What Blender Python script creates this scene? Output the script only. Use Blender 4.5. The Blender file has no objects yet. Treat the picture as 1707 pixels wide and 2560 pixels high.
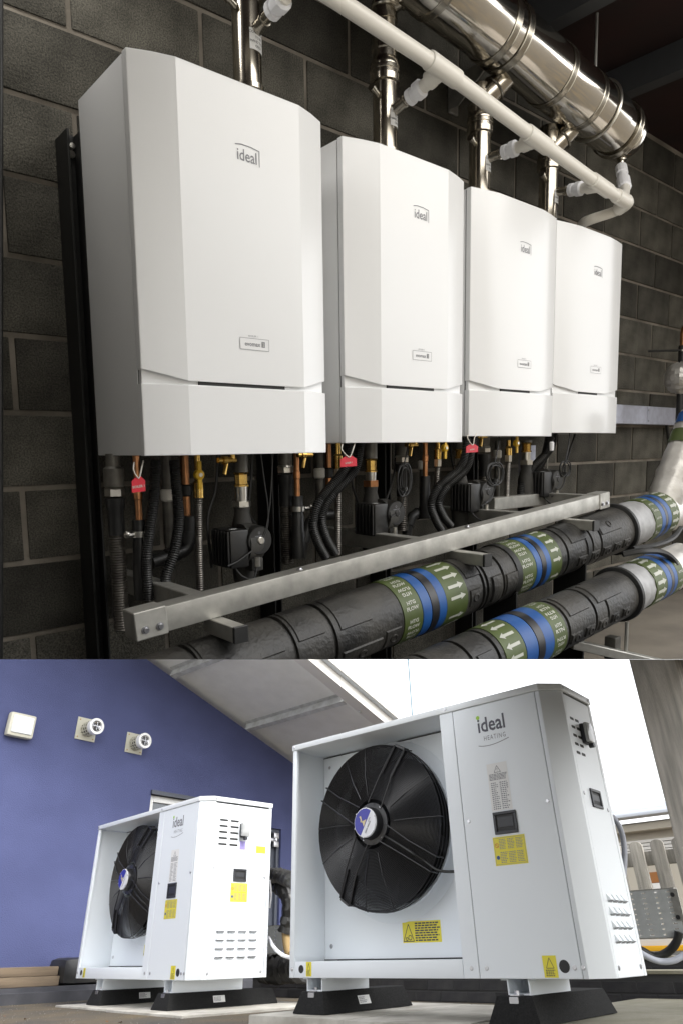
import bpy, bmesh, math, random
from mathutils import Vector, Matrix
random.seed(7)
scene = bpy.context.scene
COL = scene.collection
PI = math.pi
rad = math.radians

# ------------------------------------------------------------------ camera, sky, sun, exposure
FPX, CX, CY, PW, PH = 1700.0, 853.5, 1330.0, 1707.0, 2560.0     # lens and image centre, measured on the photograph
def rotv(v):
    v = Vector(v); return Matrix.Rotation(v.length, 3, v.normalized())
R_YARD = rotv((-0.5233, -0.2157, -0.691)); T_YARD = Vector((-0.2855, 3.7353, -2.4493))
R_ROOM = rotv((0.11288, -0.05635, 0.70839)); T_ROOM = Vector((-0.68183, 1.76458, 0.2295))
R_UNIT2 = Matrix.Rotation(-0.1211, 3, 'Z'); T_UNIT2 = Vector((-2.989, 0.492, -0.028))

C2W = R_YARD.transposed()                       # camera axes (right, forward, up) in the world = the yard
CAM = -(C2W @ T_YARD)
c_right, c_fwd, c_up = C2W.col[0], C2W.col[1], C2W.col[2]
cam_data = bpy.data.cameras.new('camera')
cam = bpy.data.objects.new('camera', cam_data); COL.objects.link(cam)
m = Matrix.Identity(4)
for i in range(3):
    m[i][0], m[i][1], m[i][2], m[i][3] = c_right[i], c_up[i], -c_fwd[i], CAM[i]
cam.matrix_world = m
cam_data.sensor_fit = 'VERTICAL'; cam_data.sensor_height = 36.0; cam_data.sensor_width = 24.0
cam_data.lens = 36.0 * FPX / PH
cam_data.shift_y = (CY - PH / 2) / PH
cam_data.clip_start = 0.05; cam_data.clip_end = 2000
scene.camera = cam

SUN_EL, SUN_DIR = 48.0, (0.99, -0.1)           # soft low sun off to the right of the yard
world = bpy.data.worlds.new('World'); scene.world = world; world.use_nodes = True
nt = world.node_tree; bg = nt.nodes['Background']
sky = nt.nodes.new('ShaderNodeTexSky'); sky.sky_type = 'NISHITA'; sky.sun_disc = False
sky.sun_elevation = rad(SUN_EL)
sky.sun_rotation = math.atan2(SUN_DIR[0], SUN_DIR[1])
sky.air_density = 1.0; sky.dust_density = 3.0; sky.ozone_density = 1.0
hs = nt.nodes.new('ShaderNodeHueSaturation'); hs.inputs['Saturation'].default_value = 0.08
nt.links.new(sky.outputs[0], hs.inputs['Color']); nt.links.new(hs.outputs[0], bg.inputs['Color'])
bg.inputs['Strength'].default_value = 0.15
sun_l = bpy.data.lights.new('sun', 'SUN'); sun_l.energy = .5; sun_l.angle = rad(14); sun_l.color = (1, .96, .9)
sun = bpy.data.objects.new('sun', sun_l); COL.objects.link(sun)
sd = Vector((SUN_DIR[0], SUN_DIR[1], 0)).normalized() * math.cos(rad(SUN_EL)) + Vector((0, 0, math.sin(rad(SUN_EL))))
sun.rotation_euler = sd.to_track_quat('Z', 'Y').to_euler(); sun.location = (6, -4, 5)
vs = scene.view_settings
vs.view_transform = 'Standard'; vs.look = 'None'; vs.gamma = 1; vs.use_curve_mapping = False; vs.exposure = 1.8

# ------------------------------------------------------------------ frames
def m4(R, T):
    M = R.to_4x4(); M.translation = T; return M
F_YARD = Matrix.Identity(4)
F_ROOM = m4(C2W @ R_ROOM, C2W @ (T_ROOM - T_YARD))
F_UNIT2 = m4(R_UNIT2, T_UNIT2)
CAM_ROOM = F_ROOM.inverted() @ CAM
def ray_w(px, py):
    return c_right * ((px - CX) / FPX) + c_fwd + c_up * ((CY - py) / FPX)
def at(F, px, py, ax, v):                        # the point of frame F seen at a photograph pixel on the plane axis = v
    Fi = F.inverted(); o = Fi @ CAM; d = Fi.to_3x3() @ ray_w(px, py)
    return o + d * ((v - o[ax]) / d[ax])
def RY(px, py, y): return at(F_ROOM, px, py, 1, y)
def YX(px, py, x): return at(F_YARD, px, py, 0, x)
def YY(px, py, y): return at(F_YARD, px, py, 1, y)
def YZ(px, py, z): return at(F_YARD, px, py, 2, z)
# the added divider plate between the plant room above and the yard below
PL_N = (C2W @ Vector((0, -(CY - 1648.5) / FPX, 1))).normalized(); PL_O = CAM.copy()

# ------------------------------------------------------------------ materials
MATS = {}
def mat(name, col, rough=.5, metal=0., col2=None, nscale=6., bump=0., bscale=80., spec=.5, coat=0., rvar=0., objvar=0., stretch=None, detail=4):
    if name in MATS: return MATS[name]
    M = bpy.data.materials.new(name); M.use_nodes = True; n = M.node_tree; b = n.nodes['Principled BSDF']
    b.inputs['Roughness'].default_value = rough; b.inputs['Metallic'].default_value = metal
    b.inputs['Specular IOR Level'].default_value = spec
    if coat: b.inputs['Coat Weight'].default_value = coat; b.inputs['Coat Roughness'].default_value = .08
    tc = n.nodes.new('ShaderNodeTexCoord'); src = tc.outputs['Object']
    if stretch:
        mp = n.nodes.new('ShaderNodeMapping'); mp.inputs['Scale'].default_value = stretch
        n.links.new(src, mp.inputs[0]); src = mp.outputs[0]
    c = (*col, 1)
    b.inputs['Base Color'].default_value = c
    out = None
    if col2 is not None:
        nz = n.nodes.new('ShaderNodeTexNoise'); nz.inputs['Scale'].default_value = nscale; nz.inputs['Detail'].default_value = detail
        n.links.new(src, nz.inputs['Vector'])
        rp = n.nodes.new('ShaderNodeValToRGB'); rp.color_ramp.elements[0].position = .35; rp.color_ramp.elements[1].position = .68
        rp.color_ramp.elements[0].color = c; rp.color_ramp.elements[1].color = (*col2, 1)
        n.links.new(nz.outputs['Fac'], rp.inputs[0]); out = rp.outputs[0]
        if rvar:
            ma = n.nodes.new('ShaderNodeMath'); ma.operation = 'MULTIPLY_ADD'; ma.inputs[1].default_value = rvar; ma.inputs[2].default_value = rough - rvar / 2
            n.links.new(nz.outputs['Fac'], ma.inputs[0]); n.links.new(ma.outputs[0], b.inputs['Roughness'])
    if objvar:
        oi = n.nodes.new('ShaderNodeObjectInfo'); h = n.nodes.new('ShaderNodeHueSaturation')
        mr = n.nodes.new('ShaderNodeMapRange'); mr.inputs[3].default_value = 1 - objvar; mr.inputs[4].default_value = 1 + objvar
        n.links.new(oi.outputs['Random'], mr.inputs[0]); n.links.new(mr.outputs[0], h.inputs['Value'])
        if out: n.links.new(out, h.inputs['Color'])
        else: h.inputs['Color'].default_value = c
        out = h.outputs[0]
    if out: n.links.new(out, b.inputs['Base Color'])
    if bump:
        nb = n.nodes.new('ShaderNodeTexNoise'); nb.inputs['Scale'].default_value = bscale; nb.inputs['Detail'].default_value = 3
        n.links.new(src, nb.inputs['Vector'])
        bp = n.nodes.new('ShaderNodeBump'); bp.inputs['Strength'].default_value = bump; bp.inputs['Distance'].default_value = .004
        n.links.new(nb.outputs['Fac'], bp.inputs['Height']); n.links.new(bp.outputs[0], b.inputs['Normal'])
    MATS[name] = M; return M

def block_material():
    M = mat('concrete_block', (.052, .05, .043), .93, col2=(.098, .094, .081), nscale=9, bump=.9, bscale=150, objvar=.42, spec=.25)
    n = M.node_tree; b = n.nodes['Principled BSDF']
    src = b.inputs['Base Color'].links[0].from_socket
    tc = n.nodes.new('ShaderNodeTexCoord')
    v = n.nodes.new('ShaderNodeTexNoise'); v.inputs['Scale'].default_value = 260; v.inputs['Detail'].default_value = 4
    n.links.new(tc.outputs['Object'], v.inputs['Vector'])
    r = n.nodes.new('ShaderNodeValToRGB'); r.color_ramp.elements[0].position = .36; r.color_ramp.elements[1].position = .62
    r.color_ramp.elements[0].color = (.35, .35, .35, 1); r.color_ramp.elements[1].color = (1.5, 1.45, 1.35, 1)
    n.links.new(v.outputs['Fac'], r.inputs[0])
    mx = n.nodes.new('ShaderNodeMix'); mx.data_type = 'RGBA'; mx.blend_type = 'MULTIPLY'; mx.inputs[0].default_value = .7
    n.links.new(src, mx.inputs[6]); n.links.new(r.outputs[0], mx.inputs[7]); n.links.new(mx.outputs[2], b.inputs['Base Color'])
    return M

M_BLOCK = block_material()
M_MORTAR = mat('mortar', (.12, .105, .085), .95, col2=(.26, .23, .19), nscale=6, bump=.5, bscale=120)
M_BOILER = mat('boiler_white_enamel', (.82, .825, .825), .2, bump=.025, bscale=500)
M_SLOT = mat('dark_slot', (.02, .02, .02), .6)
M_INK = mat('dark_print', (.05, .05, .06), .5)
M_GREYINK = mat('grey_print', (.22, .22, .24), .5)
M_STEEL2 = mat('dull_stainless', (.42, .385, .325), .2, 1., col2=(.36, .325, .27), nscale=4, bump=.06, bscale=14, rvar=.08)
M_STEEL = mat('polished_stainless', (.74, .71, .65), .12, 1., col2=(.66, .62, .55), nscale=3, bump=.06, bscale=14, rvar=.08)
M_SEAM = mat('stainless_seam', (.45, .42, .36), .25, 1.)
M_PVC = mat('white_plastic_pipe', (.78, .75, .68), .35, bump=.02)
M_NUT = mat('white_plastic_nut', (.8, .8, .82), .4)
M_PAPER = mat('paper_label', (.78, .78, .77), .6)
M_GALV = mat('galvanised_steel', (.5, .49, .45), .5, .75, col2=(.37, .36, .33), nscale=22, bump=.1, bscale=60, rvar=.25)
M_TRAY = mat('light_galvanised_sheet', (.62, .64, .63), .5, .3, col2=(.52, .54, .53), nscale=20)
M_GALVB = mat('bright_galvanised', (.55, .57, .66), .45, .5, col2=(.46, .47, .55), nscale=30)
M_BLACK = mat('black_plastic', (.011, .011, .011), .45, col2=(.019, .019, .018), nscale=30, bump=.05)
M_RUBBER = mat('black_rubber', (.011, .011, .011), .85, col2=(.02, .02, .02), nscale=120, bump=.5, bscale=170, spec=.2)
M_RAIL = mat('black_rail', (.012, .012, .011), .55, bump=.05)
M_LAG = mat('dusty_black_lagging', (.008, .0078, .0072), .5, col2=(.052, .048, .041), nscale=8, bump=.6, bscale=90, rvar=.3, detail=6)
M_GREEN = mat('green_tape', (.07, .098, .021), .5, col2=(.054, .075, .017), nscale=20)
M_BLUE = mat('blue_tape', (.01, .068, .25), .45, col2=(.014, .085, .28), nscale=25)
M_WHITE = mat('white_print', (.46, .47, .41), .5)
M_TAPEB = mat('black_tape', (.014, .014, .016), .35)
M_DUCTTAPE = mat('grey_cloth_tape', (.3, .3, .3), .5, .2, col2=(.38, .38, .38), nscale=30, bump=.5, bscale=35)
M_FOIL = mat('aluminium_foil_lagging', (.66, .64, .6), .42, .55, col2=(.5, .48, .45), nscale=12, bump=.9, bscale=26, rvar=.2)
M_COPPER = mat('copper', (.6, .28, .13), .35, 1., col2=(.4, .2, .1), nscale=40)
M_BRASS = mat('brass', (.68, .45, .13), .25, 1., col2=(.5, .32, .1), nscale=30)
M_NICKEL = mat('nickel_nut', (.62, .6, .55), .3, 1.)
M_PEWTER = mat('dull_grey_fitting', (.12, .115, .1), .5, .6, col2=(.18, .17, .15), nscale=30)
M_BRAID = mat('corrugated_steel', (.24, .225, .2), .42, .85, col2=(.12, .11, .1), nscale=30)
M_YELLOW = mat('yellow_lever', (.72, .43, .02), .4)
M_RED = mat('red_tag', (.56, .012, .03), .4)
M_STRING = mat('string', (.7, .66, .58), .8)
M_DECK = mat('red_brown_roof_deck', (.024, .006, .005), .8, col2=(.013, .006, .006), nscale=4)
M_PURLIN = mat('grey_steel_purlin', (.06, .062, .066), .6, .3)
M_FLOOR = mat('beige_floor', (.24, .21, .17), .6, col2=(.17, .15, .125), nscale=5)
M_DARKWALL = mat('dark_wall', (.06, .055, .05), .9, col2=(.09, .085, .08), nscale=5)
M_PLATE = mat('divider_plate_steel', (.04, .04, .04), .8)
M_PUMP = mat('pump_black', (.011, .011, .011), .42, col2=(.021, .02, .018), nscale=25, bump=.08)
M_DUST = mat('dusty_casting', (.05, .047, .041), .7, col2=(.02, .02, .018), nscale=18, bump=.2)

M_PURPLE = mat('lilac_render', (.06, .071, .166), .88, col2=(.073, .086, .196), nscale=1.4, bump=1., bscale=75, stretch=(1, 1, 1.6))
M_HP = mat('white_powder_coat', (.79, .83, .865), .38, bump=.06, bscale=700)
M_HPL = mat('white_lid_coat', (.76, .79, .81), .4, bump=.05, bscale=700)
M_FANB = mat('black_wire_guard', (.022, .022, .024), .3)
M_BLADE = mat('black_fan_blade', (.006, .006, .007), .65, spec=.2)
M_HUBB = mat('hub_blue', (.03, .035, .33), .3)
M_HUBW = mat('hub_white', (.72, .73, .76), .35)
M_GOLD = mat('gold_mark', (.62, .52, .3), .4)
M_YLAB = mat('yellow_label', (.78, .68, .045), .45)
M_HANDLE = mat('handle_grey_plastic', (.03, .032, .038), .45)
M_GREENDOT = mat('green_dot', (.35, .6, .05), .5)
M_CLEAR = mat('clear_smoked_plastic', (.42, .43, .43), .12, .0, spec=.8)
M_LILACLAB = mat('lilac_label', (.35, .3, .65), .5)
M_ZINC = mat('zinc_screw', (.5, .5, .52), .3, 1.)
M_COIL = mat('dark_coil', (.05, .05, .055), .6)
M_CONC = mat('paving_concrete', (.52, .5, .45), .9, col2=(.33, .31, .27), nscale=6, bump=.6, bscale=60, detail=8)
M_MOSS = mat('mossy_concrete', (.3, .28, .22), .9, col2=(.2, .19, .13), nscale=5, bump=.5, bscale=60, detail=8)
M_ASPH = mat('worn_asphalt', (.05, .047, .043), .95, col2=(.12, .09, .05), nscale=1.7, bump=.8, bscale=90, detail=9)
M_STEP = mat('dark_step', (.04, .042, .05), .8, col2=(.07, .07, .08), nscale=5, bump=.3)
M_DBRICK = mat('dark_engineering_brick', (.022, .022, .025), .75, col2=(.038, .037, .038), nscale=10, bump=.3, objvar=.25)
M_DMORTAR = mat('dark_mortar', (.05, .05, .05), .95)
M_SOFFIT = mat('roof_sheet_underside', (.82, .82, .78), .55, col2=(.76, .76, .72), nscale=5)
M_FASCIA = mat('white_fascia', (.72, .7, .66), .5)
M_GUTTER = mat('pale_steel_trim', (.58, .62, .68), .4)
M_ROOFP = mat('roof_purlin', (.55, .56, .55), .55, .0, col2=(.4, .4, .38), nscale=12)
M_CREAM = mat('cream_plastic', (.5, .485, .4), .5)
M_LENS = mat('opal_diffuser', (.72, .74, .74), .35)
M_UPVC = mat('white_window_frame', (.74, .74, .72), .4)
M_GLASS = mat('window_glass', (.06, .075, .09), .08, spec=.8)
M_DOORG = mat('grey_door', (.06, .068, .09), .45)
M_WOOD = mat('weathered_timber', (.68, .65, .6), .85, col2=(.4, .385, .35), nscale=3.5, bump=.8, bscale=40, stretch=(14, 14, 1.2), detail=10, objvar=.12)
M_FENCE = mat('fence_timber', (.36, .34, .3), .9, col2=(.2, .19, .165), nscale=4, bump=.6, bscale=40, stretch=(9, 9, 1), detail=8, objvar=.15)
M_WOODH = mat('old_sawn_timber', (.2, .15, .1), .9, col2=(.11, .085, .06), nscale=3, bump=.5, bscale=30, stretch=(6, .8, 9), detail=8)
M_SACK = mat('black_sheeting', (.02, .02, .02), .38, col2=(.035, .034, .032), nscale=10, bump=.9, bscale=18)
M_HOSE = mat('grey_hose', (.4, .42, .48), .4)
M_FELT = mat('tan_lagging', (.4, .28, .13), .9, bump=.5)
M_SIDING = mat('cream_siding', (.5, .46, .38), .7)
M_YSTEEL = mat('yellow_paint', (.75, .4, .01), .45)
M_OCHRE = mat('orange_brown_panel', (.3, .12, .03), .6)
M_LEAF = mat('green_leaf', (.07, .13, .03), .6)
M_DEAD = mat('dead_leaf', (.16, .07, .025), .8)

# ------------------------------------------------------------------ mesh building
class MB:
    def __init__(s): s.v = []; s.f = []; s.mi = []
    def add(s, vs, fs, mi=0):
        o = len(s.v); s.v += [Vector(v) for v in vs]
        s.f += [[i + o for i in f] for f in fs]; s.mi += [mi] * len(fs); return s
    def box(s, x0, x1, y0, y1, z0, z1, mi=0):
        vs = [(x, y, z) for x in (x0, x1) for y in (y0, y1) for z in (z0, z1)]
        return s.add(vs, [(0, 1, 3, 2), (4, 6, 7, 5), (0, 4, 5, 1), (2, 3, 7, 6), (0, 2, 6, 4), (1, 5, 7, 3)], mi)
    def beam(s, a, b, w, h, up=(0, 0, 1), mi=0):
        a, b = Vector(a), Vector(b); d = (b - a).normalized(); up = Vector(up)
        sx = d.cross(up).normalized() * (w / 2); sz = sx.cross(d).normalized() * (h / 2)
        vs = [p + i * sx + j * sz for p in (a, b) for i, j in ((-1, -1), (1, -1), (1, 1), (-1, 1))]
        return s.add(vs, [(0, 1, 2, 3), (7, 6, 5, 4), (0, 4, 5, 1), (1, 5, 6, 2), (2, 6, 7, 3), (3, 7, 4, 0)], mi)
    def prism(s, poly, vec, mi=0):                # planar polygon swept along vec
        n = len(poly); poly = [Vector(p) for p in poly]; vec = Vector(vec)
        fs = [tuple(range(n))[::-1], tuple(range(n, 2 * n))] + [(i, (i + 1) % n, (i + 1) % n + n, i + n) for i in range(n)]
        return s.add(poly + [p + vec for p in poly], fs, mi)
    def tube(s, path, r, n=12, cap=True, mi=0):
        P = [Vector(p) for p in path]; k = len(P)
        rr = r if hasattr(r, '__len__') else [r] * k
        d = (P[1] - P[0]).normalized(); a = d.orthogonal().normalized(); vs = []
        for i in range(k):
            if i == 0: t = P[1] - P[0]
            elif i == k - 1: t = P[-1] - P[-2]
            else: t = (P[i + 1] - P[i]).normalized() + (P[i] - P[i - 1]).normalized()
            if t.length < 1e-9: t = d
            t.normalize(); a = (a - t * a.dot(t))
            if a.length < 1e-6: a = t.orthogonal()
            a.normalize(); b = t.cross(a)
            vs += [P[i] + (a * math.cos(2 * PI * j / n) + b * math.sin(2 * PI * j / n)) * rr[i] for j in range(n)]
        fs = [(i * n + j, i * n + (j + 1) % n, (i + 1) * n + (j + 1) % n, (i + 1) * n + j) for i in range(k - 1) for j in range(n)]
        if cap: fs += [tuple(range(n))[::-1], tuple(range((k - 1) * n, k * n))]
        return s.add(vs, fs, mi)
    def cyl(s, a, b, r, n=20, mi=0): return s.tube([a, b], r, n, True, mi)
    def lathe(s, a, b, prof, n=28, cap=True, mi=0):   # prof: (fraction or metres along a->b, radius)
        a, b = Vector(a), Vector(b); d = (b - a).normalized(); u = d.orthogonal().normalized(); w = d.cross(u)
        vs = []
        for t, r in prof:
            vs += [a + d * t + (u * math.cos(2 * PI * j / n) + w * math.sin(2 * PI * j / n)) * r for j in range(n)]
        k = len(prof)
        fs = [(i * n + j, i * n + (j + 1) % n, (i + 1) * n + (j + 1) % n, (i + 1) * n + j) for i in range(k - 1) for j in range(n)]
        if cap: fs += [tuple(range(n))[::-1], tuple(range((k - 1) * n, k * n))]
        return s.add(vs, fs, mi)
    def ring(s, c, nrm, R, r, n=40, k=5, mi=0):
        c, nrm = Vector(c), Vector(nrm).normalized(); u = nrm.orthogonal().normalized(); w = nrm.cross(u); vs = []
        for i in range(n):
            a = 2 * PI * i / n; e = u * math.cos(a) + w * math.sin(a)
            vs += [c + e * (R + r * math.cos(2 * PI * j / k)) + nrm * (r * math.sin(2 * PI * j / k)) for j in range(k)]
        fs = [(i * k + j, i * k + (j + 1) % k, ((i + 1) % n) * k + (j + 1) % k, ((i + 1) % n) * k + j) for i in range(n) for j in range(k)]
        return s.add(vs, fs, mi)
    def ball(s, c, r, n=16, k=10, mi=0, sc=(1, 1, 1), jit=0):
        c = Vector(c); vs = []
        for i in range(k + 1):
            th = PI * i / k
            for j in range(n):
                ph = 2 * PI * j / n; q = r * (1 + (random.uniform(-jit, jit) if 0 < i < k else 0))
                vs.append(c + Vector((math.sin(th) * math.cos(ph) * sc[0], math.sin(th) * math.sin(ph) * sc[1], math.cos(th) * sc[2])) * q)
        fs = [(i * n + j, (i + 1) * n + j, (i + 1) * n + (j + 1) % n, i * n + (j + 1) % n) for i in range(k) for j in range(n)]
        return s.add(vs, fs, mi)
def hexnut(a, b, r): return MB().tube([a, b], r, 6)
def smooth_path(pts, step=.012):
    P = [Vector(p) for p in pts]; Q = [P[0] * 2 - P[1]] + P + [P[-1] * 2 - P[-2]]; out = []
    for i in range(1, len(Q) - 2):
        p0, p1, p2, p3 = Q[i - 1:i + 3]; n = max(2, int((p2 - p1).length / step))
        for j in range(n):
            t = j / n
            out.append(.5 * ((2 * p1) + (p2 - p0) * t + (2 * p0 - 5 * p1 + 4 * p2 - p3) * t * t + (3 * p1 - p0 - 3 * p2 + p3) * t ** 3))
    out.append(P[-1]); return out
def corrugated(path, r, pitch=.005, n=12, depth=.14):
    P = smooth_path(path, pitch / 2)
    return MB().tube(P, [r * (1 + (depth if i % 2 else -depth) / 2) for i in range(len(P))], n)

class Thing:
    def __init__(s, o, M, base): s.o, s.M, s.base = o, M, base
def props(o, label, cat, group, kind):
    if label: o['label'] = label
    if cat: o['category'] = cat
    if group: o['group'] = group
    if kind: o['kind'] = kind
def thing(name, label, cat, base, F=F_YARD, group=None):
    o = bpy.data.objects.new(name, None); o.empty_display_size = .05; COL.objects.link(o)
    base = Vector(base); o.matrix_world = F @ Matrix.Translation(base); props(o, label, cat, group, None)
    return Thing(o, F, base)
def make_mesh(name, mb, mats, F, base, bevel=0, angle=35, clip=0):
    bm = bmesh.new(); vs = [bm.verts.new(v - base) for v in mb.v]
    for f, mi in zip(mb.f, mb.mi):
        try: bf = bm.faces.new([vs[i] for i in f]); bf.material_index = mi
        except ValueError: pass
    bmesh.ops.recalc_face_normals(bm, faces=bm.faces)
    if bevel:
        ed = [e for e in bm.edges if len(e.link_faces) == 2 and e.calc_face_angle(0) > .5]
        bmesh.ops.bevel(bm, geom=ed, offset=bevel, segments=2 if bevel > .002 else 1, affect='EDGES', profile=.6)
    if clip:                                     # cut off at the divider plate between room and yard
        W = F @ Matrix.Translation(base); Wi = W.inverted()
        co = Wi @ PL_O; no = (W.to_3x3().transposed() @ PL_N).normalized() * clip
        co = co + no * .0006
        if any((v.co - co).dot(no) < 0 for v in bm.verts):
            g = bmesh.ops.bisect_plane(bm, geom=bm.verts[:] + bm.edges[:] + bm.faces[:], plane_co=co, plane_no=no, clear_inner=True)
            ed = [e for e in g['geom_cut'] if isinstance(e, bmesh.types.BMEdge)]
            if ed: bmesh.ops.holes_fill(bm, edges=ed, sides=0)
    if not bm.verts: bm.free(); return None
    me = bpy.data.meshes.new(name); bm.to_mesh(me); bm.free()
    for M in (mats if isinstance(mats, (list, tuple)) else [mats]): me.materials.append(M)
    for p in me.polygons: p.use_smooth = True
    me.set_sharp_from_angle(angle=rad(angle))
    return me
def part(T, name, mb, mats, parent=None, label=None, kind=None, bevel=0, angle=35, clip=None):
    cl = (1 if T.M is F_ROOM else 0) if clip is None else clip
    me = make_mesh(name, mb, mats, T.M, T.base, bevel, angle, cl)
    if me is None: return None
    o = bpy.data.objects.new(name, me); COL.objects.link(o); o.parent = parent or T.o
    props(o, label, None, None, kind); return o
def single(name, label, cat, mb, mats, F=F_YARD, group=None, kind=None, bevel=0, angle=35, clip=None):
    lo = [min(v[i] for v in mb.v) for i in range(3)]; hi = [max(v[i] for v in mb.v) for i in range(3)]
    base = Vector(((lo[0] + hi[0]) / 2, (lo[1] + hi[1]) / 2, lo[2]))
    cl = (1 if F is F_ROOM else 0) if clip is None else clip
    me = make_mesh(name, mb, mats, F, base, bevel, angle, cl)
    if me is None: return None
    o = bpy.data.objects.new(name, me); COL.objects.link(o); o.matrix_world = F @ Matrix.Translation(base)
    props(o, label, cat, group, kind); return o

# flat print on surfaces: text and simple shapes in a local (u, v) frame
_TX = {}
def text2d(s, size, bold=0., space=1.):
    key = (s, bold, space)
    if key not in _TX:
        c = bpy.data.curves.new('t', 'FONT'); c.body = s; c.size = 1; c.resolution_u = 2; c.offset = bold
        c.space_character = space
        o = bpy.data.objects.new('t', c); COL.objects.link(o)
        dg = bpy.context.evaluated_depsgraph_get(); me = bpy.data.meshes.new_from_object(o.evaluated_get(dg))
        _TX[key] = ([(v.co.x, v.co.y) for v in me.vertices], [tuple(p.vertices) for p in me.polygons])
        bpy.data.objects.remove(o); bpy.data.curves.remove(c); bpy.data.meshes.remove(me)
    V, Fc = _TX[key]
    return [(x * size, y * size) for x, y in V], Fc
class Dec:                                        # collects 2D shapes
    def __init__(s): s.v = []; s.f = []; s.mi = []
    def add(s, vs, fs, mi=0):
        o = len(s.v); s.v += list(vs); s.f += [[i + o for i in f] for f in fs]; s.mi += [mi] * len(fs); return s
    def rect(s, x0, y0, x1, y1, mi=0): return s.add([(x0, y0), (x1, y0), (x1, y1), (x0, y1)], [(0, 1, 2, 3)], mi)
    def poly(s, pts, mi=0): return s.add(pts, [tuple(range(len(pts)))], mi)
    def line(s, pts, w, mi=0):
        for (a, b), (c, d) in zip(pts, pts[1:]):
            l = math.hypot(c - a, d - b) or 1; nx, ny = -(d - b) / l * w / 2, (c - a) / l * w / 2
            s.add([(a - nx, b - ny), (c - nx, d - ny), (c + nx, d + ny), (a + nx, b + ny)], [(0, 1, 2, 3)], mi)
        return s
    def text(s, t, size, x, y, align='L', mi=0, bold=0., rot=0, space=1., fit=None):
        V, Fc = text2d(t, size, bold, space)
        x0, x1 = min(v[0] for v in V), max(v[0] for v in V)
        k = 1 if not fit else fit / (x1 - x0)
        sh = {'L': -x0, 'C': -(x0 + x1) / 2, 'R': -x1}[align]
        ca, sa = math.cos(rot), math.sin(rot)
        W = [((a + sh) * k, b) for a, b in V]
        return s.add([(x + a * ca - b * sa, y + a * sa + b * ca) for a, b in W], Fc, mi)
    def tri(s, x, y, w, h, lw, mi=0): return s.line([(x - w / 2, y), (x + w / 2, y), (x, y + h), (x - w / 2, y)], lw, mi)
    def disc(s, x, y, r, n=14, mi=0): return s.poly([(x + r * math.cos(2 * PI * i / n), y + r * math.sin(2 * PI * i / n)) for i in range(n)], mi)
    def circle(s, x, y, r, w, n=14, mi=0): return s.line([(x + r * math.cos(2 * PI * i / n), y + r * math.sin(2 * PI * i / n)) for i in range(n + 1)], w, mi)
    def rows(s, x0, x1, y0, y1, n, fill=.55, jag=.3, mi=0):      # lines of small unreadable print
        h = (y0 - y1) / n
        for i in range(n):
            y = y0 - (i + .5) * h; x = x0; e = x1 - random.random() * jag * (x1 - x0)
            while x < e:
                w = random.uniform(.05, .16) * (x1 - x0) + h * .4
                s.rect(x, y - h * fill / 2, min(x + w, e), y + h * fill / 2, mi); x += w + h * .35
        return s
    def mb(s, O, U, V, N, off=.0008, warp=None):
        m = MB(); O, U, V, N = Vector(O), Vector(U), Vector(V), Vector(N)
        m.v = [warp(a, b) if warp else O + U * a + V * b + N * off for a, b in s.v]; m.f = s.f; m.mi = s.mi; return m

# ================================================================== THE PLANT ROOM (upper half)
WALL = .04; CEIL = 1.62; FLOOR = -.95
def structure(name, mb, M, F=F_ROOM, clip=None):
    return single(name, None, None, mb, M, F, kind='structure', clip=clip)
# added plate, edge-on to the viewer, keeping yard light out of the room
def cw(x, y, up=0.): return CAM + c_right * x + c_fwd * y + c_up * (y * (CY - 1648.5) / FPX + up)
pl = MB(); cor = [(-1.1, .2), (.25, .2), (3.0, 5.5), (2.7, 5.6), (-1.1, 2.0)]
pl.v = [cw(x, y) for x, y in cor] + [cw(x, y, .00025 * y) for x, y in cor]
n_ = len(cor); pl.f = [tuple(range(n_))[::-1], tuple(range(n_, 2 * n_))] + [(i, (i + 1) % n_, (i + 1) % n_ + n_, i + n_) for i in range(n_)]; pl.mi = [0] * len(pl.f)
single('divider_plate', None, None, pl, M_PLATE, F_YARD, kind='structure', clip=0)
structure('floor', MB().box(-1.2, 4.3, -1.9, WALL, FLOOR - .05, FLOOR), M_FLOOR)
structure('ceiling', MB().box(-1.3, 4.3, -2.4, WALL + .2, CEIL, CEIL + .08), M_DECK)
single('side_wall', 'dark bare side wall of the plant room left of the boilers', 'wall', MB().box(-1.3, -1.2, -2.6, WALL, -1.5, CEIL), M_DARKWALL, F_ROOM)
single('end_wall', 'dark bare end wall closing the plant room on the right', 'wall', MB().box(4.32, 4.4, -1.0, WALL, -1.7, CEIL), M_DARKWALL, F_ROOM)

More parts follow.
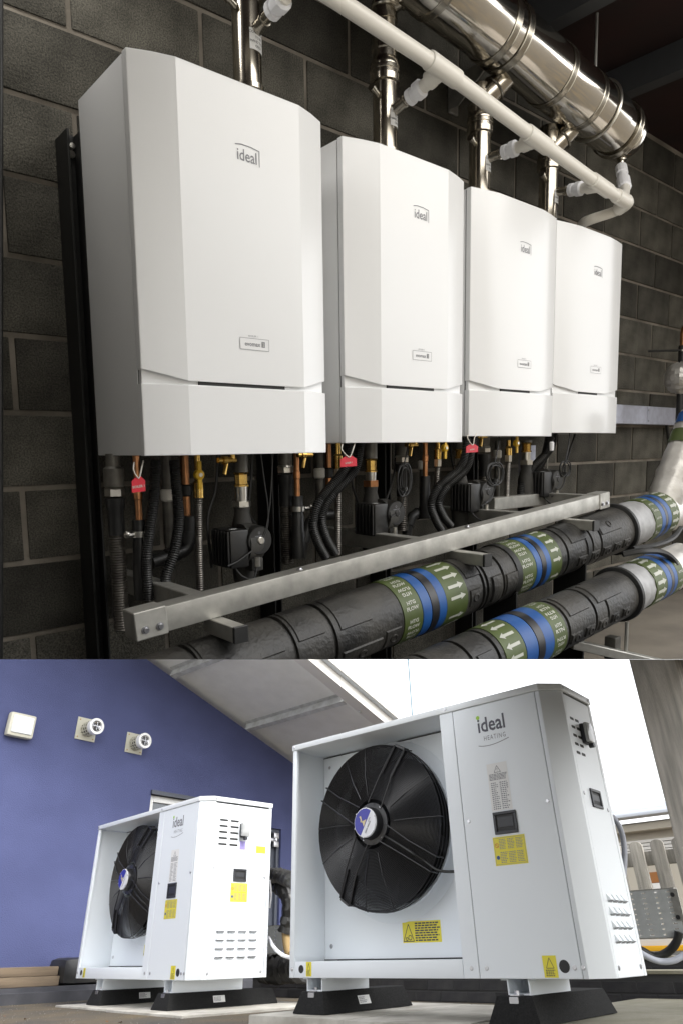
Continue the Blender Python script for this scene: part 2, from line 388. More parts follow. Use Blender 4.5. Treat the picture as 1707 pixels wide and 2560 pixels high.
# block wall: every block its own piece
W = thing('block_wall', 'dark grey concrete block wall with pale mortar joints behind the white boilers', 'wall', (0, WALL, 0), F_ROOM)
part(W, 'mortar_bed', MB().box(-1.2, 4.31, WALL + .006, WALL + .18, -2.0, CEIL), M_MORTAR)
BL, BH, J = .375, .19, .014
_shared = None
for r in range(-9, 9):
    z0 = .845 - .19 + BH * r
    zt = z0 + BH - J
    if zt > CEIL: zt = CEIL - .002
    if zt - z0 < .03: continue
    for c in range(-2, 13):
        x0 = .062 + BL * c + (BL / 2 if r % 2 else 0); x1 = x0 + BL - J
        if x1 < -.45 or x0 > 4.3: continue
        P = F_ROOM @ Vector((x0, WALL, zt)); q = [P, F_ROOM @ Vector((x1, WALL, zt))]
        if all((p - PL_O).dot(PL_N) < 0 for p in q): continue
        low = [F_ROOM @ Vector((x, WALL, z0)) for x in (x0, x1)]
        full = zt - z0 > BH - J - .001 and all((p - PL_O).dot(PL_N) > .01 for p in low)
        dy = random.uniform(-.0015, .0015)
        if full:
            if _shared is None:
                _shared = make_mesh('concrete_block', MB().box(0, BL - J, 0, .03, 0, BH - J), M_BLOCK, F_ROOM, Vector((0, 0, 0)), .003)
            o = bpy.data.objects.new('concrete_block', _shared); COL.objects.link(o); o.parent = W.o
            o.location = Vector((x0, WALL + dy, z0)) - W.base
        else:
            part(W, 'concrete_block', MB().box(x0, x1, WALL + dy, WALL + dy + .03, z0, zt), M_BLOCK, bevel=.003)
# roof purlins
for i, (a, b, w) in enumerate(((RY(1462, 4, -1.0), RY(1358, 36, -.3), .06), (RY(1707, 130, -.75), RY(1528, 222, -.1), .075))):
    zc = CEIL - .07
    px = [(1300, 60), (1620, 176)][i]
    x = at(F_ROOM, *px, 2, zc).x
    mb = MB().box(x, x + .012, -2.3, WALL, zc - .05, CEIL - .002).box(x + .012, x + .07, -2.3, WALL, zc - .05, zc - .04).box(x + .012, x + .07, -2.3, WALL, CEIL - .014, CEIL - .003)
    single('roof_purlin', ['grey steel purlin under the dark roof nearer the shiny flue duct', 'grey steel purlin under the dark roof beyond the end of the flue duct'][i], 'beam', mb, M_PURLIN, F_ROOM, 'purlins under the plant room roof')
# black post at the very left edge
pa, pb = RY(2, -40, -.05), RY(2, 1646, -.05)
single('black_conduit', 'black vertical conduit at the far left edge of the block wall', 'conduit', MB().cyl(pa, pb, .006), M_BLACK, F_ROOM)

# ------------------------------------------------------------------ black slotted rails behind the boilers
def wall_rail(px, top, w, label):
    a = RY(px, 800, -.02); zt = RY(px, top, -.02).z
    T = thing('mounting_rail', label, 'rail', (a.x, WALL, zt), F_ROOM, 'black mounting rails on the wall')
    x0, x1 = a.x - w / 2, a.x + w / 2
    mb = MB().box(x0, x0 + .006, -.045, WALL - .002, -1.2, zt).box(x1 - .006, x1, -.045, WALL - .002, -1.2, zt).box(x0 + .006, x1 - .006, -.01, .0, -1.2, zt)
    part(T, 'rail_channel', mb, M_RAIL, bevel=.001)
    part(T, 'bolt', MB().cyl((a.x + .003, -.01, zt - .028), (a.x + .003, -.022, zt - .028), .007, 8), M_NICKEL)
    part(T, 'washer', MB().cyl((a.x + .003, -.01, zt - .045), (a.x + .003, -.014, zt - .045), .009, 12), M_NICKEL)
wall_rail(204, 341, .036, 'black slotted mounting rail beside the nearest boiler at left')
for x, lab in ((668, 'black mounting rail behind the pipes under the gap after the first boiler'), (955, 'black mounting rail low on the wall behind the second pump'), (1180, 'black mounting rail low on the wall behind the third red tag')):
    wall_rail(x, 1060, .03, lab)

# ------------------------------------------------------------------ boilers
BO = [(0, -.125, -.032, .505, .82, .27, .033, .093), (.609, -.077, -.007, .5, .804, .278, .031, .109),
      (1.188, -.054, .013, .497, .798, .266, .023, .12), (1.712, -.044, .027, .497, .788, .26, .02, .137)]
HD = .154
def boiler(k, label):
    sx, sy, sz, Wd, H, D, e, wl = BO[k]
    T = thing('wall_boiler', label, 'boiler', (sx, sy, sz), F_ROOM, 'white boilers hung in a row on the block wall')
    yf = sy - D; x0, x1, z0, z1 = sx, sx + Wd, sz, sz + H
    xl, xr = sx + wl, sx + Wd - wl; yc = yf - e
    part(T, 'casing', MB().box(x0 + .0015, x1 - .0015, yf + .024, sy, z0 + .001, z1 - .001), M_BOILER, bevel=.003)
    part(T, 'seam_gasket', MB().box(x0 + .004, x1 - .004, yf + .019, yf + .0245, z0 + .004, z1 - .004), M_SLOT)
    # front door: three facets, lower edge stepped up towards the sides
    ml, mr, ym = (x0 + xl) / 2, (xr + x1) / 2, yf - e * .59
    pts = [(x0, yf + .02), (x0, yf), (ml, ym), (xl, yc), (xr, yc), (mr, ym), (x1, yf), (x1, yf + .02)]
    zb = [z0 + HD + q for q in (.03, .03, .0185, .007, .007, .0185, .03, .03)]
    mb = MB().add([(x, y, z) for (x, y), z in zip(pts, zb)] + [(x, y, z1) for x, y in pts],
                  [(0, 7, 6, 1), (1, 6, 5, 2), (2, 5, 4, 3), (8, 9, 14, 15), (9, 10, 13, 14), (10, 11, 12, 13)] + [(i, i + 1, i + 9, i + 8) for i in range(7)] + [(7, 0, 8, 15)])
    part(T, 'front_door', mb, M_BOILER, bevel=.0022, angle=9)
    part(T, 'recess_strip', MB().prism([(x0 + .004, yf + .02, z0 + HD - .004), (x0 + .004, yf + .007, z0 + HD - .004), (xl, yc + .011, z0 + HD - .004), (xr, yc + .011, z0 + HD - .004), (x1 - .004, yf + .007, z0 + HD - .004), (x1 - .004, yf + .02, z0 + HD - .004)], (0, 0, .038)), M_BOILER)
    part(T, 'handle_slot', MB().box(xl + .03, xr - .055, yc + .006, yc + .012, z0 + HD - .004, z0 + HD + .009), M_SLOT)
    part(T, 'lower_panel', MB().prism([(x0 - .001, yf + .02, z0), (x0 - .001, yf, z0), (ml, ym, z0), (xl, yc, z0), (xr, yc, z0), (mr, ym, z0), (x1 + .001, yf, z0), (x1 + .001, yf + .02, z0)], (0, 0, HD)), M_BOILER, bevel=.0022, angle=9)
    # printed badge and nameplate on the middle facet
    lx = sx + (.262 if k == 0 else .27); lz = z1 - .165
    d = Dec().text('ideal', .036, 0, 0, 'C', bold=.006, fit=.052)
    d.line([(-.031, .031), (-.015, .034), (.01, .0335), (.033, .030)], .0022).line([(.033, .031), (.033, -.004)], .0016)
    part(T, 'badge', d.mb((lx, yc, lz), (1, 0, 0), (0, 0, 1), (0, -1, 0)), M_GREYINK)
    nz = z0 + HD + .1
    d = Dec().rect(-.04, -.013, .04, .013)
    pl_ = part(T, 'nameplate', d.mb((lx + .006, yc, nz), (1, 0, 0), (0, 0, 1), (0, -1, 0), .0006), M_BOILER)
    d = Dec().line([(-.04, -.013), (.04, -.013), (.04, .013), (-.04, .013), (-.04, -.013)], .0009)
    d.text('evomax', .0145, -.027, -.0045, 'L', bold=.012, fit=.043).rect(.0195, -.0055, .029, .0075).text('BOILER %d' % (k + 1), .0055, -.016, .0165, 'L', fit=.026)
    part(T, 'print', d.mb((lx + .006, yc, nz), (1, 0, 0), (0, 0, 1), (0, -1, 0), .0012), M_GREYINK, parent=pl_)
    d = Dec().text('2', .011, .0243, -.003, 'C', bold=.02)
    part(T, 'print', d.mb((lx + .006, yc, nz), (1, 0, 0), (0, 0, 1), (0, -1, 0), .0018), M_WHITE, parent=pl_)
for k, lab in enumerate(('nearest and largest-looking white wall boiler at the left end of the row',
                         'second white wall boiler from the left, between the first two red tags',
                         'third white wall boiler from the left, to the right of the second red tag',
                         'farthest and smallest-looking white wall boiler at the right end of the row')):
    boiler(k, lab)

# ------------------------------------------------------------------ big flue duct and white overflow pipe
DY = -.3
def duct_pt(x): return Vector((x, DY, 1.482 - .108 * x))
def on_line(fn, px, lo, hi):                       # parameter whose image column is px
    for _ in range(40):
        mid = (lo + hi) / 2; w = F_ROOM @ fn(mid) - CAM
        if CX + FPX * w.dot(c_right) / w.dot(c_fwd) < px: lo = mid
        else: hi = mid
    return lo
T = thing('flue_duct', 'large shiny stainless steel flue duct running along under the roof', 'duct', duct_pt(.9), F_ROOM)
xe = on_line(duct_pt, 1566, 1, 4); xs = .93; R0 = .106
dd = (duct_pt(1) - duct_pt(0)).normalized()
L_ = (duct_pt(xe) - duct_pt(xs)).length
marks = [(on_line(duct_pt, p, .5, 4) - xs) / (xe - xs) * L_ for p in (1085, 1233, 1262, 1375, 1451, 1541)]
part(T, 'duct_tube', MB().lathe(duct_pt(xs), duct_pt(xe), [(-.04, .05), (-.035, R0 * .93), (0, R0), (marks[1], R0), (marks[1] + .006, R0 * .985), (marks[3], R0 * .985), (marks[3] + .006, R0), (L_ - .16, R0), (L_ - .15, R0 * .93), (L_ - .03, R0 * .93)], 48), M_STEEL)
part(T, 'end_cap', MB().lathe(duct_pt(xe), duct_pt(xe + 1), [(-.05, R0 * .95), (-.02, R0 * .95), (-.012, R0 * .9), (.0, R0 * .8), (.004, R0 * .3)], 40), M_STEEL)
for q in marks:
    c = duct_pt(xs) + dd * q
    part(T, 'locking_band', MB().ring(c - dd * .012, dd, R0 + .001, .0025, 48).ring(c + dd * .012, dd, R0 + .001, .0025, 48).lathe(c - dd * .012, c, [(0, R0 + .0015), (.024, R0 + .0015)], 48, False), M_SEAM)
# hanger
hx = on_line(duct_pt, 1484, 1, 4); c = duct_pt(hx)
T = thing('duct_hanger', 'thin threaded rod and clamp ring holding up the shiny flue duct', 'hanger', c + Vector((0, 0, R0)), F_ROOM)
part(T, 'clamp_ring', MB().ring(c, dd, R0 + .006, .005, 48), M_NICKEL)
part(T, 'lug', MB().box(c.x - .02, c.x + .02, DY - .012, DY + .012, c.z + R0 + .004, c.z + R0 + .03), M_NICKEL, bevel=.002)
part(T, 'bolt', hexnut((c.x - .03, DY - .02, c.z + R0 + .018), (c.x + .03, DY - .02, c.z + R0 + .018), .01), M_NICKEL)
part(T, 'threaded_rod', MB().cyl((c.x, DY, c.z + R0 + .03), (c.x, DY, CEIL), .0055, 8), M_GALV)

WP = [RY(850, 5, -.42), RY(1107, 175, -.42), RY(1342, 350, -.42), RY(1500, 464, -.42), RY(1566, 506, -.42)]
dirw = (WP[1] - WP[0]).normalized()
T = thing('overflow_pipe', 'long white plastic overflow pipe sloping down in front of the steel flues', 'pipe', WP[2], F_ROOM)
R1 = .0215
part(T, 'pipe_run', MB().tube([WP[0] - dirw * .35] + WP[1:4] + [WP[4] - (WP[4] - WP[3]).normalized() * .02], R1, 20), M_PVC)
def sock(a, b, r, M=M_PVC): return MB().lathe(a, b, [(0, r * .9), (.002, r), ((b - a).length - .002, r), ((b - a).length, r * .9)], 20)
def dirat(i): return (WP[min(i + 1, 4)] - WP[max(i - 1, 0)]).normalized()
FL = []; ZO = []                                   # flue feet on the boiler tops
for k, (px, py) in enumerate(((620, 205), (962, 365), (1197, 470), (1368, 545))):
    sx, sy, sz, Wd, H, D, e, wl = BO[k]
    q = RY(px, py, -.2); FL.append(Vector((q.x, -.2, sz + H))); ZO.append(q.z - sz - H)
tee_px = [None, 1, 2, 3]
for k in (1, 2, 3):
    c = WP[k]; d = dirat(k)
    part(T, 'tee_fitting', sock(c - d * .062, c + d * .062, R1 + .0045).cyl(c, c + (FL[k] + Vector((0, 0, .1 + ZO[k])) - c).normalized() * .055, R1 + .002, 20), M_PVC)
# end elbow: two legs
e4 = WP[4]; up_end = RY(1561, 470, -.36); dn = [e4, RY(1539, 527, -.36), RY(1478, 548, -.3), RY(1455, 560, -.24), RY(1449, 585, -.2)]
part(T, 'tee_fitting', sock(e4 - dirat(4) * .085, e4 - dirat(4) * .03, R1 + .0045), M_PVC)
part(T, 'elbow', MB().tube(smooth_path([e4 - dirat(4) * .04, e4, e4 + (dn[1] - e4) * .8]), R1 + .004, 16), M_PVC)
part(T, 'drop_leg', MB().tube(smooth_path(dn), R1 - .002, 16), M_PVC)
part(T, 'riser', MB().tube(smooth_path([e4 - dirat(4) * .06, RY(1559, 485, -.38), up_end]), R1 - .002, 16), M_PVC)

def coupling(T, a, b, r=.024):                      # white hexagonal compression coupling from a to b
    d = b - a; L = d.length
    part(T, 'coupling_nut', MB().lathe(a, b, [(0, r * .8), (.003, r), (L * .3, r), (L * .32, r * .8), (L * .55, r * .8), (L * .57, r * 1.12), (L * .92, r * 1.12), (L, r * .85)], 14), M_NUT, angle=20)

for k in range(4):
    f = FL[k]; zo = ZO[k]; r = .0375; S = [1, .92, .92, .92][k]
    lab = ('polished steel flue with a paper sticker rising from the nearest boiler', 'polished steel flue with ringed socket on the second boiler from the left',
           'polished steel flue rising from the third boiler and bending to the duct', 'polished steel flue rising from the farthest boiler at right')[k]
    T = thing('flue_pipe', lab, 'flue', f, F_ROOM, 'steel flue pipes on the boilers')
    ztop = {0: 1.45, 1: RY(975, 22, -.2).z, 2: RY(1205, 262, -.2).z, 3: RY(1372, 382, -.2).z}[k]
    P = lambda z: Vector((f.x, f.y, f.z + zo + z))
    part(T, 'lower_tube', MB().lathe(P(-zo), P(1), [(0, r), (zo - .03, r), (zo - .028, r + .005), (zo - .016, r + .005), (zo - .014, r), (zo + .02, r), (zo + .21 * S, r)], 32), M_STEEL2)
    part(T, 'socket_ring', MB().lathe(P(.19 * S), P(1), [(0, r), (.003, r + .008), (.02, r + .009), (.022, r + .006), (.032, r + .006), (.034, r + .009), (.044, r + .009), (.047, r + .006), (.056, r + .007), (.07, r + .001)], 32), M_STEEL2)
    part(T, 'upper_tube', MB().lathe(P(.255 * S), P(1), [(0, r - .001), (.03, r - .001), (.033, r + .003), (.075, r + .003), (.078, r - .001), (max(.1, ztop - f.z - zo - .255 * S), r - .001)], 32), M_STEEL2)
    # bend across to the duct
    if k:
        tx = f.x + (.12 if k > 1 else .07); tgt = duct_pt(tx); top = Vector((f.x, f.y, ztop))
        part(T, 'offset_bend', MB().tube(smooth_path([top - Vector((0, 0, .05)), top, top + (tgt - top) * .35, tgt]), r + .002, 24), M_STEEL2)
        part(T, 'locking_band', MB().ring(top + (tgt - top) * .3, tgt - top, r + .004, .004, 30).ring(top - Vector((0, 0, .012)), (0, 0, 1), r + .003, .004, 30), M_SEAM)
    # test point stub on the left
    zs = .165 if k == 0 else .145 * S
    a = P(zs) + Vector((-.03, -.004, 0)); b = a + Vector((-.042, -.01, .012))
    part(T, 'test_point', MB().lathe(a, b, [(0, .009), (.028, .009), (.029, .0115), (.042, .0115)], 14), M_SEAM)
    # sticker wrapped round the tube
    zl = .062 if k == 0 else .05 * S
    def wrap(u, v, rr=r + .0012, f=f, zl=zl, zo=zo):
        an = -PI / 2 + (u + (.012 if k == 0 else .014)) / rr
        return Vector((f.x + math.cos(an) * rr, f.y + math.sin(an) * rr, f.z + zo + zl + v))
    w0, h0 = .027, .05
    d = Dec()
    for i in range(10): d.rect(-w0 + i * w0 / 5, 0, -w0 + (i + 1) * w0 / 5, h0)
    st = part(T, 'sticker', d.mb((0, 0, 0), (1, 0, 0), (0, 0, 1), (0, 0, 0), 0, wrap), M_PAPER, clip=0)
    d = Dec()
    for i, s in enumerate(('CONNECTION', 'TO BE', 'HAND TIGHT', 'ONLY')): d.text(s, .0085, 0, .038 - i * .0105, 'C', bold=.01)
    part(T, 'print', d.mb((0, 0, 0), (1, 0, 0), (0, 0, 1), (0, 0, 0), 0, lambda u, v: wrap(u, v, r + .0018)), M_INK, parent=st, clip=0)
    # drain branch up to the white pipe
    zb = .115 if k == 0 else .1 * S
    a = P(zb) + Vector((.01, -.02, 0))
    tgt = WP[k] if k else RY(730, -30, -.4)
    d = (tgt - a).normalized(); Lb = (tgt - a).length
    part(T, 'drain_stub', MB().lathe(a, tgt, [(0, .017), (.05, .015), (.051, .0175), (.058, .0175), (.059, .0145), (Lb * .5, .0145)], 18), M_SEAM)
    Tb = thing('drain_branch', ('white plastic coupling above the nearest boiler at the top edge', 'white plastic drain branch on the second flue', 'white plastic drain branch on the third flue', 'white plastic drain branch on the farthest flue')[k], 'pipe fitting', a + d * Lb * .4, F_ROOM, 'white drain branches from the flues')
    if k == 0: q0, q1 = .085, .145
    else: q0, q1 = Lb * .34, Lb * .62
    coupling(Tb, a + d * q0, a + d * q1, .0235)
    part(Tb, 'branch_pipe', MB().cyl(a + d * q1, tgt - d * .03, R1 - .003, 18), M_PVC)
    if k: part(Tb, 'collar', sock(a + d * (Lb * .72), a + d * (Lb * .82), R1 + .0015), M_PVC)
# duct drain
c = duct_pt(on_line(duct_pt, 1550, 1, 4)); b = RY(1551, 418, -.3); c = Vector((b.x, DY, c.z - R0 * .9))
T = thing('duct_drain', 'short drain with white coupling hanging below the end of the flue duct', 'pipe fitting', c, F_ROOM)
part(T, 'drain_stub', MB().lathe(c, c - Vector((0, 0, 1)), [(0, .02), (.012, .02), (.013, .013), (c.z - b.z + .01, .013)], 16), M_SEAM)
coupling(T, Vector((b.x, DY, b.z)), Vector((up_end.x, up_end.y, up_end.z - .005)), .024)
# little wall bracket
q = RY(1118, 248, WALL); T = thing('wall_bracket', 'small galvanised angle bracket on the wall above the second boiler', 'bracket', q, F_ROOM)
part(T, 'wall_leg', MB().box(q.x, q.x + .05, WALL - .012, WALL - .001, q.z - .05, q.z + .07), M_GALV, bevel=.002)
part(T, 'arm', MB().prism([(q.x, WALL - .01, q.z + .07), (q.x, WALL - .2, q.z + .07), (q.x, WALL - .2, q.z + .055), (q.x, WALL - .05, q.z - .04), (q.x, WALL - .01, q.z - .04)], (.006, 0, 0)), M_GALV)
# ------------------------------------------------------------------ pipework under the boilers
YP = -.2
def V3(px, py, y=YP): return RY(px, py, y)
def vert(px, pyt, pyb, y=YP):                       # upright line under a pixel column
    a = V3(px, pyt, y); zb = V3(px, pyb, y).z
    return a, Vector((a.x, a.y, zb))
HOSE = [(283, 1150, 1222, 1240, 1245, 1338, 1580), (713, 1135, 1168, 1181, 1186, 1266, 1410), (1004, 1105, 1143, 1155, 1159, 1240, 1325), (1210, 1088, 1120, 1130, 1135, 1190, 1262)]
for k, (px, t0, n0, n1, s0, s1, b1) in enumerate(HOSE):
    a, e = vert(px, t0, b1); zz = lambda y: V3(px, y).z
    P = lambda z: Vector((a.x, a.y, z))
    T = thing('flexible_hose', ('wide corrugated steel hose with black sleeve at far left under the nearest boiler', 'corrugated steel hose with black sleeve under the right corner of the nearest boiler',
              'corrugated steel hose beside the second pump with cables tied to it', 'thin corrugated steel hose right of the third red tag')[k], 'hose', a, F_ROOM, 'corrugated steel hoses under the boilers')
    part(T, 'upper_pipe', MB().lathe(P(BO[k][2] + .005), P(-9), [(0, .02), (BO[k][2] - zz(n0), .02)] if k else [(0, .017), (.03, .017), (.035, .024), (BO[k][2] - zz(n0), .024)], 18), M_PEWTER)
    part(T, 'union_nut', hexnut(P(zz(n0)), P(zz(n1)), .0235), M_NICKEL)
    part(T, 'nut_collar', MB().lathe(P(zz(n0) + .006), P(-9), [(0, .02), (.006, .024), (.008, .02)], 18), M_NICKEL)
    part(T, 'sleeve', MB().lathe(P(zz(s0)), P(-9), [(0, .024), (.022, .023), (.03, .0195), (zz(s0) - zz(s1), .0195)], 18), M_BLACK)
    part(T, 'steel_braid', corrugated([P(zz(s1) + .002), P((zz(s1) + e.z) / 2), e], .0182, .0062, 14), M_BRAID)
GAS = [(342, 1168, 1300, 1500, 1335), (741, 1130, 1240, 1395, 1272), (1062, 1105, 1190, 1295, None)]
for k, (px, t0, s0, b1, cl) in enumerate(GAS):
    a, e = vert(px, t0, b1, -.24); zz = lambda y: V3(px, y, -.24).z
    P = lambda z: Vector((a.x, a.y, z))
    T = thing('gas_pipe', ('copper pipe dropping into a black sleeve below the first red tag', 'copper pipe into a black sleeve with steel clip, under the gap after the first boiler', 'dull copper pipe into a black sleeve right of the second pump')[k], 'pipe', a, F_ROOM, 'copper pipes in black sleeves')
    part(T, 'copper_tube', MB().lathe(P(BO[k][2]), P(-9), [(0, .0085), (BO[k][2] - zz(s0) - .07, .0085), (BO[k][2] - zz(s0) - .068, .0105), (BO[k][2] - zz(s0) - .05, .0105), (BO[k][2] - zz(s0) - .048, .0085), (BO[k][2] - zz(s0) + .01, .0085)], 14), M_COPPER)
    part(T, 'black_sleeve', MB().lathe(P(zz(s0)), P(-9), [(0, .0165), (.055, .0165), (.058, .0185), (.1, .0185), (.104, .0205), (zz(s0) - e.z, .0205)], 16), M_BLACK)
    if cl:
        c = P(zz(cl)); dz = Vector((0, 0, .007))
        part(T, 'clamp_band', MB().lathe(c - dz, c + dz, [(0, .021), (.014, .021)], 18), M_NICKEL)
        s = -1 if k == 0 else 1
        part(T, 'clamp_screw', MB().cyl(c + Vector((s * .02, -.008, 0)), c + Vector((s * .042, -.014, 0)), .006, 8).ball(c + Vector((s * .038, -.014, .004)), .0075, 8, 6), M_NICKEL)
COND = [((390, 1150), (386, 1240), (374, 1330), (367, 1400), (372, 1500)), ((436, 1150), (443, 1230), (448, 1300), (436, 1380), (416, 1440), (414, 1500)),
        ((872, 1112), (856, 1180), (802, 1248), (783, 1305), (792, 1350), (815, 1395)), ((902, 1105), (886, 1175), (832, 1236), (805, 1290), (814, 1340), (838, 1385)),
        ((1168, 1095), (1151, 1165), (1097, 1215), (1077, 1260), (1087, 1298), (1102, 1325)), ((1184, 1092), (1166, 1168), (1117, 1215), (1096, 1255), (1107, 1290), (1126, 1315)),
        ((1386, 1068), (1375, 1120), (1332, 1168), (1306, 1210), (1301, 1245), (1312, 1275)), ((1376, 1068), (1360, 1140), (1334, 1190), (1320, 1225), (1322, 1270))]
CLAB = ['black corrugated conduit hanging straight below the first red tag, left of its twin', 'black corrugated conduit bowing right beside the yellow lever valve', 'outer of two black conduits curving left below the second red tag', 'inner of two black conduits curving left below the second red tag',
        'outer of two black conduits curving left below the third red tag', 'inner of two black conduits curving left below the third red tag', 'thick black conduit curving left under the farthest boiler', 'black conduit just right of the curve under the farthest boiler']
for i, pts in enumerate(COND):
    y = -.27 if i < 2 else -.3 if i < 6 else -.22
    single('corrugated_conduit', CLAB[i], 'conduit', corrugated([V3(a, b, y) for a, b in pts], (.0125 if i < 2 else .013) if i < 6 else .0155, .0055, 10, .16), M_BLACK, F_ROOM, 'black corrugated conduits')
# gas valves with braided tails
VAL = [(487, 495, 1187, 1215, 1475, 'yellow lever gas valve under the middle of the nearest boiler'), (845, None, 1148, 1172, 1385, 'brass isolating valve just left of the second red tag'),
       (1093, 1107, 1120, 1148, 1250, 'yellow lever gas valve right of the second pump'), (1270, 1286, 1108, 1138, 1262, 'yellow lever gas valve under the right part of the third boiler')]
for k, (px, lx, vy, n0, b1, lab) in enumerate(VAL):
    a, e = vert(px + (8 if k == 0 else 0), vy, b1, -.25); P = lambda z: Vector((a.x, a.y, z)); zz = lambda y: V3(px, y, -.25).z
    T = thing('gas_valve', lab, 'valve', a, F_ROOM, 'isolating valves under the boilers')
    part(T, 'valve_body', MB().lathe(P(.0 if k else -.03), P(-9), [(0, .008), (.02, .008), (max(.025, -a.z - .015), .009), (max(.03, -a.z - .01), .0135), (-zz(n0) + .0, .0135)] , 14), M_BRASS if k else M_BRASS)
    if lx:
        q = V3(lx, vy, -.272)
        lv = MB().lathe(q, q + Vector((0, -1, 0)), [(0, .013), (.012, .013), (.014, .009)], 14)
        lv.box(q.x - .0055, q.x + .0055, q.y - .012, q.y - .006, q.z - .036, q.z + .034)
        part(T, 'lever', lv, M_YELLOW, bevel=.001)
        part(T, 'lever_screw', MB().cyl(q + Vector((0, -.012, 0)), q + Vector((0, -.0165, 0)), .005, 10), M_NICKEL)
    part(T, 'tail_nut', hexnut(P(zz(n0)), P(zz(n0) - .024), .0135), M_NICKEL if k != 0 else M_PEWTER)
    part(T, 'tail_hose', corrugated([P(zz(n0) - .024), P((zz(n0) + e.z) / 2) + Vector((-.004, 0, 0)), e + Vector((-.006, 0, 0))], .0095, .0055, 10, .12), M_BRAID)
# dull pipes close to the wall
for i, (px, t, b, r, M, lab) in enumerate(((415, 1140, 1480, .013, M_PEWTER, 'grey pipe close to the wall left of the first yellow valve'), (461, 1130, 1330, .012, M_COPPER, 'dull copper pipe close to the wall beside the first yellow valve'),
                             (797, 1100, 1380, .013, M_PEWTER, 'grey pipe close to the wall left of the second red tag'), (820, 1100, 1240, .011, M_COPPER, 'dull copper pipe just left of the second red tag'), (1056, 1090, 1270, .013, M_PEWTER, 'grey pipe close to the wall right of the second pump'), (1243, 1070, 1260, .012, M_PEWTER, 'grey pipe close to the wall behind the coiled cable'))):
    a, e = vert(px, t, b, -.06); T = thing('wall_pipe', lab, 'pipe', a, F_ROOM, 'dull pipes close to the wall')
    part(T, 'tube', MB().cyl(Vector((a.x, a.y, -.0)), e, r, 14), M)
    z = a.z - .09; part(T, 'coupling', MB().lathe(Vector((a.x, a.y, z)), Vector((a.x, a.y, z - 1)), [(0, r * 1.1), (.004, r * 1.45), (.03, r * 1.45), (.034, r * 1.1)], 14), M_PVC if M is M_PEWTER else M_BLACK)
# circulator pumps
PUMP = [(602, 590, 1358, 1180, 1216, 1228, 1253, 1264), (926, 932, 1290, 1146, 1180, 1186, 1201, 1214), (1150, 1162, 1238, 1122, 1146, 1150, 1162, 1172), (1315, 1340, 1206, 1106, 1130, 1134, 1150, 1160)]
for k, (sxp, cxp, cyp, b0, b1, n0, h0, h1) in enumerate(PUMP):
    y = -.22; a = V3(sxp, b0, y); c = V3(cxp, cyp, y); zz = lambda q: V3(sxp, q, y).z; P = lambda z: Vector((a.x, a.y, z))
    T = thing('circulator_pump', ('black circulator pump under a brass valve at the nearest boiler', 'black circulator pump with dusty top, second from the left', 'black circulator pump below the third red tag', 'black circulator pump half hidden behind conduits at right')[k], 'pump', c, F_ROOM, 'circulator pumps under the boilers')
    part(T, 'flow_pipe', MB().lathe(P(0), P(-9), [(0, .021), (-zz(b0), .021)], 18), M_PEWTER)
    zb = zz(b0) - zz(b1)
    part(T, 'brass_valve', MB().lathe(P(zz(b0)), P(-9), [(0, .0195), (.003, .0215), (.007, .0175), (zb - .006, .0175), (zb - .004, .0205), (zb, .0205)], 8), M_BRASS, angle=20)
    part(T, 'tail_piece', MB().lathe(P(zz(b1)), P(-9), [(0, .018), (zz(b1) - zz(h0), .0165)], 18), M_NICKEL)
    part(T, 'pump_nut', hexnut(P(zz(h0)), P(zz(h1) - .003), .026), M_NICKEL if k != 1 else M_COPPER)
    part(T, 'inlet_neck', MB().lathe(P(zz(h1)), P(-9), [(0, .023), (.02, .02), (.06, .03), (.12, .034), (.2, .028), (.24, .02)], 18), M_DUST)
    mb = MB().box(c.x - .062, c.x - .006, c.y - .075, c.y + .02, c.z - .055, c.z + .045)
    mo = part(T, 'motor_block', mb, M_PUMP, bevel=.006)
    for i in range(6):
        yy = c.y - .07 + i * .015
        part(T, 'cooling_rib', MB().box(c.x - .068, c.x - .0615, yy, yy + .006, c.z - .05, c.z + .042), M_PUMP, bevel=.001)
    part(T, 'casing_top', MB().lathe((c.x - .004, c.y - .03, c.z + .002), (c.x + 1, c.y - .03, c.z + .002), [(0, .054), (.03, .054), (.05, .048), (.06, .035)], 22), M_DUST)
    hc = Vector((c.x + .026, c.y - .08, c.z + .012))
    part(T, 'control_head', MB().lathe(hc + Vector((0, .03, 0)), hc, [(0, .04), (.024, .04), (.03, .036)], 24), M_PUMP)
    part(T, 'control_knob', MB().lathe(hc, hc + Vector((0, -1, 0)), [(0, .0105), (.004, .0105), (.006, .008)], 14), M_NICKEL if k == 0 else M_PUMP)
    d = Dec().rect(-.016, .012, .014, .0135).circle(-.003, .021, .003, .0012, 8).circle(.0, .0, .0135, .001, 16)
    part(T, 'dial_print', d.mb(hc, (1, 0, 0), (0, 0, 1), (0, -1, 0), .0006), M_GREYINK)
    part(T, 'rating_sticker', Dec().rect(0, 0, .022, .014).mb((c.x - .05, c.y - .06, c.z + .045), (1, 0, .0), (0, 1, 0), (0, 0, 1), .001), M_PAPER)
    part(T, 'terminal_clip', MB().box(c.x + .005, c.x + .04, c.y - .07, c.y - .04, c.z - .07, c.z - .035), M_DUST, bevel=.003)
    part(T, 'cable_gland', MB().cyl((c.x + .012, c.y - .085, c.z - .03), (c.x + .012, c.y - .085, c.z - .055), .008, 10), M_NICKEL)
    part(T, 'pump_cable', MB().tube(smooth_path([(c.x + .012, c.y - .085, c.z - .05), (c.x - .005, c.y - .09, c.z - .085), (c.x - .035, c.y - .08, c.z - .075), (c.x - .045, c.y - .06, c.z - .05)]), .0028, 8), M_BLACK)
